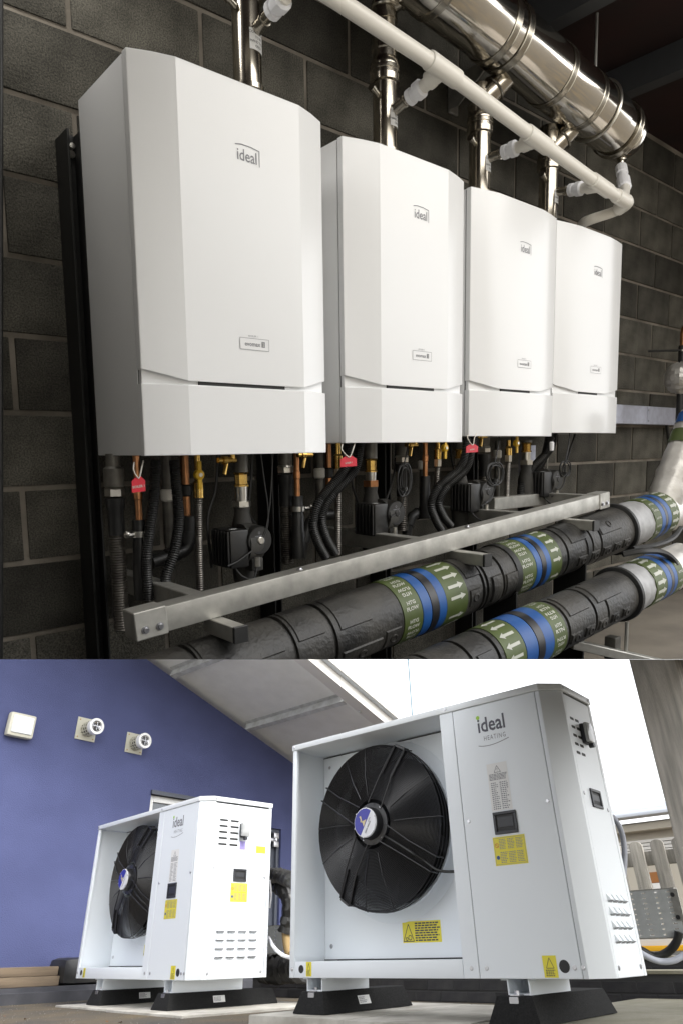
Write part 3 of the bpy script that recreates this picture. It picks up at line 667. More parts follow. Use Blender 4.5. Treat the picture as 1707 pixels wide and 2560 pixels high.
def cable(name, lab, pts, r, M=M_BLACK, y=-.3, group='loose cables under the boilers'):
    return single(name, lab, 'cable', MB().tube(smooth_path([V3(p[0], p[1], p[2] if len(p) > 2 else y) for p in pts], .008), r, 7), M, F_ROOM, group)
for k, (pts, lab) in enumerate(((((380, 1405), (430, 1388), (466, 1372), (474, 1340), (474, 1290)), 'black waste elbow low behind the conduits under the nearest boiler'), (((752, 1395), (760, 1345), (776, 1306), (800, 1290), (830, 1286)), 'black waste elbow left of the second pump'), (((1016, 1340), (1020, 1305), (1036, 1286), (1075, 1279)), 'black ribbed waste elbow left of the third pump'))):
    pp = smooth_path([V3(a, b, -.15) for a, b in pts], .012)
    T = thing('waste_elbow', lab, 'pipe', pp[0], F_ROOM, 'black waste elbows behind the hoses')
    part(T, 'elbow', MB().tube(pp, .0175, 14), M_BLACK)
    for q in (len(pp) // 3, 2 * len(pp) // 3): part(T, 'collar', MB().tube([pp[q - 1], pp[q + 1]], .0215, 14), M_BLACK)
for k, (px, py, y, lab) in enumerate(((572, 1160, -.3, 'small brass drain cock under the middle of the nearest boiler'), (766, 1146, -.28, 'small brass drain cock under the left end of the second boiler'), (1030, 1120, -.26, 'small brass drain cock under the right end of the second boiler'), (1205, 1098, -.26, 'small brass drain cock under the third boiler'))):
    q = V3(px, py, y); T = thing('drain_cock', lab, 'valve', q, F_ROOM, 'brass drain cocks under the boilers')
    part(T, 'body', MB().lathe(q + Vector((-.03, 0, .01)), q + Vector((.05, 0, .01)), [(0, .007), (.012, .007), (.013, .011), (.026, .011), (.027, .0075), (.05, .0075)], 12), M_BRASS)
    part(T, 'spout', MB().cyl(q + Vector((-.004, 0, .01)), q + Vector((-.016, -.004, -.026)), .0055, 10), M_BRASS)
    part(T, 'riser', MB().cyl(q + Vector((.012, 0, .01)), q + Vector((.012, 0, .07)), .007, 10), M_BRASS)
for i, (pts, lab) in enumerate((([(632, 1100), (628, 1200), (622, 1280), (640, 1310)], 'black lead dropping to the first pump'), ([(990, 1100), (985, 1180), (968, 1240), (960, 1262)], 'black lead dropping to the second pump'), ([(1120, 1085), (1128, 1150), (1140, 1190), (1150, 1205)], 'black lead dropping to the third pump'), ([(1440, 1075), (1425, 1120), (1416, 1150)], 'black lead under the farthest boiler'), ([(545, 1120), (540, 1220), (520, 1300), (530, 1420)], 'black lead left of the first pump'), ([(892, 1100), (880, 1200), (895, 1260)], 'black lead left of the second pump'))):
    cable('pump_lead', lab, pts, .004, y=-.18)
# red tags on strings
for k, (x0, x1, yt, yb, lab) in enumerate(((331, 363, 1190, 1232, 'red numbered tag hanging under the front corner of the nearest boiler'), (851, 891, 1139, 1168, 'red numbered tag hanging under the second boiler'), (1164, 1194, 1110, 1132, 'red numbered tag hanging under the third boiler'))):
    y = -.37; a, b = V3(x0, yb, y), V3(x1, yt, y); w, h = b.x - a.x, b.z - a.z
    T = thing('equipment_tag', lab, 'tag', a, F_ROOM, 'red tags hanging under the boilers')
    pts = [(0, 0), (w, h * .06), (w, h * .72), (w * .7, h), (w * .35, h * .98), (w * .02, h * .7)]
    part(T, 'tag_plate', MB().prism([(a.x + u, y, a.z + v) for u, v in pts], (0, .002, 0)), M_RED)
    d = Dec().text('BOILER %d' % (k + 1), h * .21, w * .5, h * .3, 'C', bold=.02, rot=.1)
    part(T, 'print', d.mb(a, (1, 0, 0), (0, 0, 1), (0, -1, 0), .0006), M_WHITE)
    e = a + Vector((w * .52, -.001, h * .88))
    top = V3(x0 + 5, yt - 34 + k * 5, y + .02); top2 = V3(x1 - 4, yt - 38 + k * 6, y + .02)
    part(T, 'string', MB().tube(smooth_path([top, V3(x0 + 4, yt - 14, y), e, V3(x1 - 9, yt - 16, y), top2], .006), .0016, 6), M_STRING)
# loose cables
cable('thin_cable', 'thin black cable hanging right of the first pump, left strand', [(650, 1120), (662, 1210), (670, 1270), (668, 1320), (648, 1360), (600, 1400), (570, 1415)], .0022)
cable('thin_cable', 'thin black cable hanging right of the first pump, right strand', [(683, 1120), (679, 1200), (674, 1270), (662, 1330), (645, 1355)], .0022)
for i, (cx_, cy_, rx, ry, lab) in enumerate(((1010, 1200, 13, 42, 'bundle of thin cable strapped to the hose beside the second pump'), (1236, 1185, 17, 30, 'coiled thin black cable hanging right of the third pump'), (1412, 1172, 9, 20, 'small coil of black cable under the farthest boiler'))):
    path = []
    for j in range(70):
        t = j / 69 * 2 * PI * 4; path.append(V3(cx_ + (rx + 2.5 * math.sin(t * .6)) * math.cos(t) + 6 * math.sin(t * .25), cy_ + ry * math.sin(t) * (.85 + .15 * math.sin(t * .37)), -.3 - .003 * math.sin(t * 1.3)))
    T = thing('cable_coil', lab, 'cable', path[0], F_ROOM, 'coiled cables under the boilers')
    part(T, 'coil', MB().tube(path, .0024, 6), M_BLACK)
    q = V3(cx_, cy_ + ry * .5, -.304)
    part(T, 'cable_tie', MB().lathe(q - Vector((0, 0, .004)), q + Vector((0, 0, .004)), [(0, .011), (.008, .011)], 10), M_BLACK)
    part(T, 'tail', MB().tube(smooth_path([V3(cx_, cy_ + ry, -.3), V3(cx_ - 6, cy_ + ry + 22, -.3), V3(cx_ - 22, cy_ + ry + 42, -.3), V3(cx_ - 34, cy_ + ry + 50, -.32)]), .0024, 6), M_BLACK)
    part(T, 'head', MB().tube(smooth_path([V3(cx_, cy_ - ry, -.3), V3(cx_ + 8, cy_ - ry - 40, -.29), V3(cx_ + 12, cy_ - ry - 85, -.28)]), .0024, 6), M_BLACK)
q = V3(1378, 1104, -.3); T = thing('cable_plug', 'small white plug dangling under the farthest boiler', 'plug', q, F_ROOM)
part(T, 'plug_body', MB().lathe(q, q - Vector((0, 0, 1)), [(0, .006), (.004, .0095), (.034, .0085), (.036, .006)], 10), M_NUT)
part(T, 'lead', MB().tube(smooth_path([q, V3(1384, 1096, -.28), V3(1376, 1090, -.24), V3(1380, 1080, -.2)]), .0025, 6), M_BLACK)
a, e = vert(1327, 1095, 1190, -.05); single('slotted_strut', 'upright pale galvanised strut behind the fourth brass valve', 'strut', MB().box(a.x - .02, a.x + .02, -.06, -.055, e.z, -.02).box(a.x - .02, a.x - .016, -.055, .0, e.z, -.02), M_GALVB, F_ROOM)
a, e = vert(1419, 1110, 1212, -.2); single('threaded_rod', 'thin upright steel rod behind the right end of the frame', 'rod', MB().cyl(Vector((a.x, -.1, .02)), Vector((a.x, -.1, e.z)), .004, 8), M_GALV, F_ROOM)

# ------------------------------------------------------------------ galvanised frame in front of the pipework
YB = -.5; BHt, BDp = .054, .05
A = RY(340, 1536, YB); B = RY(1521, 1231, YB); bd = (B - A).normalized()
up = Vector((0, 0, 1)); T = thing('pipe_support_frame', 'long galvanised steel frame running in front of the pumps', 'frame', A, F_ROOM)
off = Vector((0, BDp / 2, -BHt / 2)); A2, B2 = A + off, B + off
part(T, 'front_rail', MB().beam(A2, B2, BDp, BHt), M_GALV, bevel=.003)
def xpt(px, row=0):                                # point along the rail under an image column (front top edge)
    lo, hi = 0., (B - A).length
    for _ in range(40):
        mid = (lo + hi) / 2; w = F_ROOM @ (A + bd * mid) - CAM
        if CX + FPX * w.dot(c_right) / w.dot(c_fwd) < px: lo = mid
        else: hi = mid
    return A + bd * lo
def end_cap(c, s):
    q = c + bd * (.035 * s) + off
    part(T, 'end_cap', MB().beam(c + off - bd * (.004 * s), c + off + bd * (.068 * s), BDp + .006, BHt + .006), M_GALV, bevel=.002)
    for t in (.018, .05):
        b = c + bd * (t * s) + Vector((0, -.003, -BHt * .68))
        part(T, 'bolt', MB().lathe(b, b + Vector((0, -1, 0)), [(0, .0085), (.002, .0085), (.0021, .006), (.006, .005)], 12), M_ZINC)
end_cap(A, 1); end_cap(B, -1)
def ydepth(x, z, px):                              # depth at which a point of given x, z shows at an image column
    lo, hi = -.95, .03
    for _ in range(40):
        mid = (lo + hi) / 2; w = F_ROOM @ Vector((x, mid, z)) - CAM
        if CX + FPX * w.dot(c_right) / w.dot(c_fwd) > px: lo = mid
        else: hi = mid
    return lo
yb_ = ydepth(B.x - .04, B.z, 1375)
for i, px in enumerate((520, 1075, 1330, 1500), 1):
    p = xpt(px); ye = yb_ if i == 4 else -.03
    part(T, 'back_arm', MB().box(p.x - .02, p.x + .02, YB + BDp, ye, p.z - BHt + .002, p.z - .002), M_GALV, bevel=.002)
p = xpt(1500); part(T, 'back_rail', MB().box(p.x - .34, p.x + .02, yb_, yb_ + .04, p.z - BHt + .004, p.z - .004), M_GALV, bevel=.002)
for px in (762, 1180):
    p = xpt(px); q = p + Vector((0, .02, 0)); part(T, 'bolt', MB().lathe(q, q + up, [(0, .009), (.002, .009), (.0021, .006), (.005, .005)], 10), M_ZINC)
# stubs reaching over the lagged pipe
for i, (px, pe) in enumerate(((540, 600), (1140, 1216), (1418, 1487))):
    p = xpt(px); z1 = p.z - BHt - .001; ye = ydepth(p.x, z1, pe)
    Ts = thing('support_arm', ('nearest short galvanised arm reaching over the lagged pipe', 'middle short galvanised arm reaching over the lagged pipe beside a tape band', 'farthest short galvanised arm reaching over the lagged pipe')[i], 'bracket', p, F_ROOM, 'short arms under the galvanised frame')
    h_ = .034
    part(Ts, 'arm_channel', MB().box(p.x - .0165, p.x + .0165, ye + .002, YB + .03, z1 - h_, z1), M_GALV, bevel=.0015)
    part(Ts, 'end_plug', MB().box(p.x - .0175, p.x + .0175, ye - .006, ye + .002, z1 - h_ - .001, z1 + .001), M_BLACK, bevel=.0015)

# ------------------------------------------------------------------ lagged heating pipes
class Pipe:
    def __init__(s, y, z0, sl, r): s.y, s.z0, s.sl, s.r = y, z0, sl, r; s.d = Vector((1, 0, sl)).normalized(); s.u = Vector((-sl, 0, 1)).normalized()
    def pt(s, x): return Vector((x, s.y, s.z0 + s.sl * x))
    def x(s, px): return on_line(s.pt, px, -.6, 3.5)
    def sf(s, x, a, dr=0.):                        # point on the surface; angle 0 faces the viewer, 90 is the top
        return s.pt(x) + (Vector((0, -math.cos(a), 0)) + s.u * math.sin(a)) * (s.r + dr)
P1 = Pipe(-.5, -.526, .097, .088); P2 = Pipe(-.7, -.651, .09, .081)
def seg(P, x0, x1, prof, n=40, cap=True): return MB().lathe(P.pt(x0), P.pt(x1), prof, n, cap)
def lagged(P, xs, name, lab, x_end, bands, grooves, pads, arrows_first):
    T = thing(name, lab, 'pipe', P.pt(x_end) - P.u * P.r, F_ROOM, 'lagged heating pipes')
    prof = [(0, P.r * .3), (.001, P.r)]
    k = math.hypot(1, P.sl)
    for g in sorted(grooves):
        t = (P.x(g) - xs) * k
        if t < .01: continue
        prof += [(t - .006, P.r), (t - .004, P.r - .007), (t + .004, P.r - .007), (t + .006, P.r)]
    xE = P.x(x_end); prof += [((xE - xs) * k, P.r)]
    part(T, 'lagging_shell', seg(P, xs, xE, prof, 56), M_LAG, angle=30)
    for (pa, pb, a0, a1, h) in pads:               # raised panels moulded on the shell
        xa, xb = P.x(pa), P.x(pb); n = 8; mb = MB(); rows = []
        for dr, ins in ((-.002, 0), (h, .004)):
            for i in range(n + 1):
                a = rad(a0 + (a1 - a0) * i / n) ; a += rad(2.5) * (1 - 2 * i / n) * (1 if ins else 0)
                rows += [P.sf(xa + ins, a, dr), P.sf(xb - ins, a, dr)]
        N = 2 * (n + 1)
        fs = [(N + 2 * i, N + 2 * i + 1, N + 2 * i + 3, N + 2 * i + 2) for i in range(n)]
        fs += [(2 * i, 2 * i + 2, N + 2 * i + 2, N + 2 * i) for i in range(n)] + [(2 * i + 1, N + 2 * i + 1, N + 2 * i + 3, 2 * i + 3) for i in range(n)]
        fs += [(0, N, N + 1, 1), (2 * n, 2 * n + 1, N + 2 * n + 1, N + 2 * n)]
        pd = part(T, 'raised_panel', mb.add(rows, fs), M_LAG)
        if pd and abs(a1 - a0) < 45:
            xm, am = (xa + xb) / 2, rad((a0 + a1) / 2); c = P.sf(xm, am, h - .001); nrm = (P.sf(xm, am, 1) - P.sf(xm, am, 0)).normalized()
            part(T, 'boss', MB().lathe(c, c + nrm, [(0, .013), (.003, .013), (.004, .0115), (.0041, .009), (.002, .0085)], 16), M_LAG, parent=pd)
    for b in bands:
        xx = [P.x(q) for q in b]; nm = ['green_band', 'blue_band', 'black_band', 'blue_band', 'green_band']; ms = [M_GREEN, M_BLUE, M_TAPEB, M_BLUE, M_GREEN]
        gs = []
        for i in range(5):
            dr = [.0022, .003, .004, .003, .0022][i]
            L = (xx[i + 1] - xx[i]) * k
            gs.append(part(T, nm[i], seg(P, xx[i], xx[i + 1], [(0, P.r + .0005), (.001, P.r + dr), (L - .001, P.r + dr), (L, P.r + .0005)], 48), ms[i]))
        ti, ai = (4, 0) if arrows_first else (0, 4)
        # lettering: pairs of lines, every other one upside down
        w = xx[ti + 1] - xx[ti]; step = .036; cnt = int(2 * PI * P.r / step)
        def wrapt(u, v, x0=xx[ti], P=P, w=w):
            return P.sf(x0 + min(max(u, 0), w), v / P.r + .2, .0032)
        fx = Dec()
        for i in range(cnt):
            v = i * step
            for j, s in enumerate(('HTG', 'FLOW') if not arrows_first else ('HTG', 'RTN')):
                yv = v + (.017 if j == 0 else .002); sz = .0135; ft = w * (.45 if j == 0 else .62)
                V, Fc = text2d(s, sz, .03); x0t, x1t = min(q[0] for q in V), max(q[0] for q in V); kk = ft / (x1t - x0t)
                pts = [((a - (x0t + x1t) / 2) * kk, b_) for a, b_ in V]
                if i % 2: pts = [(-a, .012 - b_) for a, b_ in pts]; yv = v + (.002 if j == 0 else .017)
                fx.add([(w * .5 + a, yv + b_) for a, b_ in pts], Fc)
        part(T, 'lettering', fx.mb((0, 0, 0), (1, 0, 0), (0, 0, 1), (0, 0, 0), 0, wrapt), M_WHITE, parent=gs[ti])
        w2 = xx[ai + 1] - xx[ai]; d = Dec(); st2 = .031
        for i in range(int(2 * PI * P.r / st2)):
            v = i * st2 + .01; sg = -1 if arrows_first else 1; c0 = w2 * .5
            d.rect(c0 - w2 * .3, v - .0042, c0 + w2 * .2, v + .0042) if sg > 0 else d.rect(c0 - w2 * .2, v - .0042, c0 + w2 * .3, v + .0042)
            d.poly([(c0 + sg * w2 * .16, v - .0095), (c0 + sg * w2 * .38, v), (c0 + sg * w2 * .16, v + .0095)])
        part(T, 'arrows', d.mb((0, 0, 0), (1, 0, 0), (0, 0, 1), (0, 0, 0), 0, lambda u, v, x0=xx[ai], P=P: P.sf(x0 + u, v / P.r, .0032)), M_WHITE, parent=gs[ai])
    return T
pads1 = [(480, 668, 20, 95, .003), (700, 768, 25, 100, .003), (800, 900, -48, -14, .004), (800, 880, 20, 95, .003), (905, 945, -42, -6, .004), (1114, 1142, -25, 10, .004), (1114, 1150, 30, 100, .003),
         (1170, 1196, -35, 20, .006), (1205, 1235, -30, 15, .004), (1388, 1412, -32, -8, .005), (1420, 1442, -32, -8, .005), (1451, 1471, -32, -8, .005), (1479, 1496, -32, -8, .005), (1503, 1519, -32, -8, .005), (1375, 1420, 25, 100, .004), (1450, 1500, 20, 60, .004)]
TP1 = lagged(P1, P1.x(206), 'lagged_pipe', 'thick black lagged heating pipe with three green and blue tape bands, the upper one', 1540,
       [(951, 997, 1019, 1037, 1056, 1109), (1240, 1281, 1294, 1305, 1317, 1345)], [262, 340, 470, 690, 785, 1150, 1160, 1200, 1362, 1425, 1447], pads1, False)
pads2 = [(1060, 1120, -10, 40, .004), (1140, 1180, -10, 40, .004), (1365, 1392, -28, -4, .005), (1402, 1425, -28, -4, .005), (1436, 1458, -28, -4, .005), (1468, 1486, -28, -4, .005), (1496, 1512, -28, -4, .005), (1370, 1420, 30, 95, .004), (1440, 1500, 30, 95, .004)]
TP2 = lagged(P2, P2.x(990), 'lagged_pipe', 'lower black lagged heating pipe nearer the floor with green and blue tape bands', 1545,
       [(1203, 1252, 1281, 1298, 1321, 1354)], [1050, 1130, 1190, 1362, 1430, 1460], pads2, True)
for P, T, a, b, c, bands, af in ((P1, TP1, 1530, 1582, 1690, (1582, 1599, 1608, 1614, 1623, 1643), False), (P2, TP2, 1536, 1582, 1700, (1581, 1608, 1619, 1626, 1634, 1650), True)):
    xa, xb, xc = P.x(a), P.x(b), P.x(c); k = math.hypot(1, P.sl)
    part(T, 'end_ring', seg(P, xa, xa + .03, [(0, P.r), (.006, P.r + .012), (.018, P.r + .013), (.026, P.r + .004)], 40), M_BLACK)
    mb = seg(P, xa + .012, xb + .02, [(0, P.r * .96)] + [((xb + .008 - xa) * k * i / 10, P.r * (1.01 + .012 * math.sin(i * 2.1))) for i in range(1, 11)], 30)
    for v in mb.v: v += Vector((random.uniform(-.003, .003), random.uniform(-.002, .002), random.uniform(-.002, .002)))
    part(T, 'cloth_tape_collar', mb, M_DUCTTAPE)
    mb = seg(P, xb, xc, [(0, P.r * .9)] + [((xc - xb) * k * i / 14, P.r * (.99 + .008 * math.sin(i * 2.6))) for i in range(1, 15)], 32)
    for v in mb.v: v += Vector((random.uniform(-.002, .002), random.uniform(-.0018, .0018), random.uniform(-.0018, .0018)))
    part(T, 'foil_lagging', mb, M_FOIL)
    xx = [P.x(q) for q in bands]; ms = [M_GREEN, M_BLUE, M_TAPEB, M_BLUE, M_GREEN]; nm = ['green_band', 'blue_band', 'black_band', 'blue_band', 'green_band']
    for i in range(5):
        L = (xx[i + 1] - xx[i]) * k
        g = part(T, nm[i], seg(P, xx[i], xx[i + 1], [(0, P.r), (.001, P.r + .003), (L - .001, P.r + .003), (L, P.r)], 44), ms[i])
        if i in (0, 4):
            d = Dec(); w = xx[i + 1] - xx[i]
            arrow = (i == 0) == af
            for j in range(16):
                v = j * .03
                if arrow: d.rect(w * .12, v - .0055, w * .62, v + .0055).poly([(w * .6, v - .011), (w * .88, v), (w * .6, v + .011)])
                else: d.text('HTG', .0105, w * .5, v, 'C', bold=.03, fit=w * .6)
            part(T, 'arrows' if arrow else 'lettering', d.mb((0, 0, 0), (1, 0, 0), (0, 0, 1), (0, 0, 0), 0, lambda u, v, x0=xx[i], P=P: P.sf(x0 + u, v / P.r - .5, .0045)), M_WHITE, parent=g)
# brackets under the upper pipe
for i, px in enumerate((1240, 1415)):
    x = P1.x(px); c = P1.pt(x)
    T = thing('pipe_bracket', ('black plate bracket between the two lagged pipes, nearer one', 'black plate bracket between the two lagged pipes, farther one')[i], 'bracket', c - P1.u * P1.r, F_ROOM, 'black brackets between the lagged pipes')
    part(T, 'bracket_plate', MB().box(x + .0, x + .008, P1.y - .075, P1.y + .05, -1.2, c.z - .03), M_RAIL)
    part(T, 'saddle', MB().lathe(c - P1.d * .012, c + P1.d, [(0, P1.r + .004), (.024, P1.r + .004)], 30, False), M_RAIL)

# ------------------------------------------------------------------ foil-lagged fittings at the right edge
a = P1.pt(P1.x(1650)); b = RY(1745, 1040, -.55)
T = thing('foil_lagged_pipe', 'silver foil lagged pipe slanting up from the end of the upper lagged pipe', 'pipe', a, F_ROOM)
d_ = (b - a); pp = [a + d_ * t for t in [i / 16 for i in range(17)]]
mb = MB().tube(pp, [.074 * (1 + .03 * math.sin(i * 2.3)) for i in range(17)], 24)
for v in mb.v: v += Vector((random.uniform(-.003, .003), random.uniform(-.003, .003), random.uniform(-.003, .003)))
part(T, 'foil_lagging', mb, M_FOIL)
for t, M, w in ((.66, M_GREEN, .06), (.86, M_BLUE, .05)):
    part(T, 'green_band' if M is M_GREEN else 'blue_band', MB().lathe(a + d_ * t, b, [(0, .0775), (w, .0775)], 28, False), M)
c = P1.pt(P1.x(1692)); T = thing('foil_lagged_flange', 'bulky silver foil wrapped flange where the upper pipe turns', 'pipe fitting', c, F_ROOM)
mb = MB().ball(c, .1, 20, 14, 0, (.55, 1, 1), .07); part(T, 'foil_wrap', mb, M_FOIL, angle=12)
for i in range(5):
    an = rad(-60 + i * 35); q = c + Vector((-.05, -math.cos(an) * .085, math.sin(an) * .085))
    part(T, 'bolt', hexnut(q, q + Vector((.03, 0, 0)), .012), M_NICKEL)
q = RY(1702, 945, -.2)
T = thing('foil_lagged_valve', 'silver foil wrapped ball-shaped valve at the right edge below a copper pipe', 'valve', q, F_ROOM)
part(T, 'foil_wrap', MB().ball(q, .083, 22, 16, 0, (1, 1, 1), .06), M_FOIL, angle=12)
part(T, 'black_sleeve', MB().cyl(q + Vector((0, 0, .07)), q + Vector((0, 0, .165)), .021, 16), M_BLACK)
part(T, 'clip_ring', MB().lathe(q + Vector((0, 0, .135)), q + Vector((0, 0, 1)), [(0, .024), (.008, .024)], 16), M_NICKEL)
part(T, 'copper_tube', MB().tube(smooth_path([q + Vector((0, 0, .16)), q + Vector((0, 0, .23)), q + Vector((.02, 0, .262)), q + Vector((.1, 0, .27)), q + Vector((.4, 0, .27))]), .015, 14), M_COPPER)
part(T, 'lower_stem', MB().cyl(q + Vector((0, 0, -.07)), q + Vector((0, 0, -.3)), .02, 14), M_BLACK)
part(T, 'side_clip', MB().cyl(q + Vector((-.02, 0, .14)), q + Vector((-.13, .12, .14)), .006, 8), M_RAIL)
# galvanised trunking along the wall
a, b = RY(1480, 1018, .0), RY(1693, 1013, .0); z1 = (a.z + b.z) / 2; z0 = z1 - .098
T = thing('wall_trunking', 'pale galvanised trunking along the block wall right of the farthest boiler', 'trunking', (a.x, .0, z0), F_ROOM)
part(T, 'trunking_body', MB().box(a.x - .1, b.x, -.02, WALL - .002, z0, z1), M_GALVB, bevel=.002)
xj = RY(1608, 1030, 0).x
part(T, 'cover_joint', MB().box(xj - .002, xj + .03, -.022, -.0195, z0 + .001, z1 - .001), M_GALVB)
for z in (z0 + .02, z1 - .02): part(T, 'screw', MB().cyl((xj + .01, -.022, z), (xj + .01, -.026, z), .005, 8), M_ZINC)
cable('wall_cable', 'black cable hanging on the block wall below the trunking', [(1664, 1040, .02), (1667, 1075, .02), (1672, 1105, .02), (1684, 1120, .02)], .009)
cable('floor_cable', 'black cable looping over the end of the lower lagged pipe', [(1555, 1385, -.68), (1600, 1378, -.72), (1650, 1380, -.74), (1682, 1400, -.76), (1695, 1440, -.76)], .011)
cable('floor_cable', 'black cable with yellow label between the two lagged pipes at right', [(1580, 1372, -.6), (1640, 1362, -.62), (1680, 1345, -.62), (1700, 1320, -.6)], .010)
# strut foot and rod on the floor at the right
q = RY(1560, 1640, -.7)
T = thing('floor_strut', 'grey steel strut foot on the beige floor under the lagged pipes', 'bracket', q, F_ROOM)
part(T, 'strut_channel', MB().beam(RY(1425, 1608, -.6), RY(1660, 1662, -.78), .045, .03), M_GALV, bevel=.002)
q2 = RY(1530, 1612, -.66); part(T, 'upright', MB().box(q2.x - .02, q2.x + .02, q2.y - .02, q2.y + .02, q2.z - .05, q2.z + .03), M_PEWTER, bevel=.002)
a = RY(1566, 1555, -.7); single('pipe_hanger_rod', 'thin steel rod standing on the floor beside the lower lagged pipe', 'rod', MB().cyl(a, Vector((a.x, a.y, FLOOR)), .0065, 8), M_GALV, F_ROOM)

# lamps out of the picture: two room fittings and an added fill light
def lamp_fitting(nm, x, y, z, L, Wd, tilt, energy, lab):
    T = thing(nm, lab, 'ceiling light', (x, y, z), F_ROOM)
    h = part(T, 'housing', MB().box(x - L / 2, x + L / 2, y - Wd / 2, y + Wd / 2, z + .006, z + .05), M_NUT, bevel=.004)
    la = bpy.data.lights.new('lamp', 'AREA'); la.shape = 'RECTANGLE'; la.size = L; la.size_y = Wd; la.energy = energy; la.color = (1, .975, .935)
    lo = bpy.data.objects.new('lamp', la); COL.objects.link(lo); lo.parent = T.o
    lo.rotation_euler = h.rotation_euler = (rad(tilt), 0, 0)
lamp_fitting('fill_panel', 1.55, -1.62, CEIL - .2, 2.4, .6, 30, 5.0, 'large added fill light under the roof facing the boilers')  # unseen soft fill, added to brighten the boiler fronts evenly
lamp_fitting('wall_light', -.16, -.24, 1.38, .4, .08, 0, 1.15, 'small strip light high at the left end of the block wall')
lamp_fitting('strip_light', 1.2, -1.3, CEIL - .09, 1.6, .09, 0, 2.1, 'white strip light under the roof in front of the flue duct')
# ================================================================== THE YARD (lower half)
GZ = -.215
gm = MB(); S = 400
gm.add([(-S, -S, GZ), (S, -S, GZ), (S, S, GZ), (-S, S, GZ)], [(0, 1, 2, 3)])
single('ground', None, None, gm, M_ASPH, kind='structure')
XW = -4.2
structure('bounce_apron', MB().box(-9, 9, -12, -1.9, GZ - .05, GZ + .004), M_CONC, F_YARD)  # unseen pale ground, added to bounce light up to the soffit
# ------------------------------------------------------------------ lilac rendered building
ra, rb = YX(376, 1654, XW), YX(720, 1899, XW)
slope = (rb.z - ra.z) / (rb.y - ra.y)
def zr(y): return ra.z + slope * (y - ra.y)
T = thing('rendered_building', 'lilac rendered building with sloping white roof overhang behind the smaller unit', 'building', (XW, 2, GZ))
Y0, Y1 = -3.5, 7.2
dw0, dw1 = YX(640, 2200, XW).y, YX(694, 2200, XW).y + .05; dz = YX(680, 2070, XW).z
wa, wb = YX(379, 1985, XW), YX(470, 1985, XW); wz1 = wa.z; wz0 = wz1 - 1.0
def wallpoly(ya, yb, za=None, zb=None, z0=GZ): return [(XW, ya, z0), (XW, yb, z0), (XW, yb, zb if zb is not None else zr(yb)), (XW, ya, za if za is not None else zr(ya))]
wm = MB()
for ya, yb, z0, z1 in ((Y0, wa.y, GZ, None), (wa.y, wb.y + .3, GZ, wz0), (wa.y, wb.y + .3, wz1, None), (wb.y + .3, dw0, GZ, None), (dw0, dw1, dz, None), (dw1, Y1, GZ, None)):
    wm.prism([(XW, ya, z0), (XW, yb, z0), (XW, yb, zr(yb) if z1 is None else z1), (XW, ya, zr(ya) if z1 is None else z1)], (-.3, 0, 0))
part(T, 'wall', wm, M_PURPLE)
part(T, 'inner_wall', MB().box(XW - .36, XW - .31, Y0, Y1, GZ, zr(Y1)), M_STEP)
wf = part(T, 'window', MB().box(XW - .12, XW - .04, wa.y + .002, wa.y + .07, wz0 + .002, wz1 - .002).box(XW - .12, XW - .04, wa.y + .07, wb.y + .298, wz1 - .075, wz1 - .002).box(XW - .12, XW - .04, wb.y + .23, wb.y + .298, wz0 + .002, wz1 - .075).box(XW - .12, XW - .04, wa.y + .07, wb.y + .23, wz0 + .002, wz0 + .07), M_UPVC, bevel=.006)
part(T, 'pane', MB().box(XW - .09, XW - .07, wa.y + .06, wb.y + .24, wz0 + .06, wz1 - .07), M_GLASS, parent=wf)
part(T, 'lintel', MB().box(XW - .05, XW + .03, wa.y - .01, wb.y + .32, wz1 + .0, wz1 + .045), M_DOORG)
df = part(T, 'door', MB().box(XW - .12, XW - .07, dw0 + .05, dw1 - .05, GZ, dz - .05), M_DOORG)
part(T, 'door_frame', MB().box(XW - .13, XW - .03, dw1 - .055, dw1 - .002, GZ, dz - .002).box(XW - .13, XW - .03, dw0 + .002, dw0 + .055, GZ, dz - .002).box(XW - .13, XW - .03, dw0 + .055, dw1 - .055, dz - .055, dz - .002), M_DOORG, parent=df, bevel=.004)
hz = YX(676, 2098, XW + .0).z
part(T, 'hinge', MB().box(XW - .03, XW + .01, dw1 - .14, dw1 - .05, hz - .09, hz - .02).box(XW - .03, XW + .01, dw1 - .14, dw1 - .05, hz + .02, hz + .09).cyl((XW - .0, dw1 - .1, hz - .02), (XW - .0, dw1 - .1, hz + .02), .022, 10).box(XW - .04, XW - .01, dw1 - .2, dw1 - .1, hz - .02, hz + .02), M_ZINC, parent=df, bevel=.003)
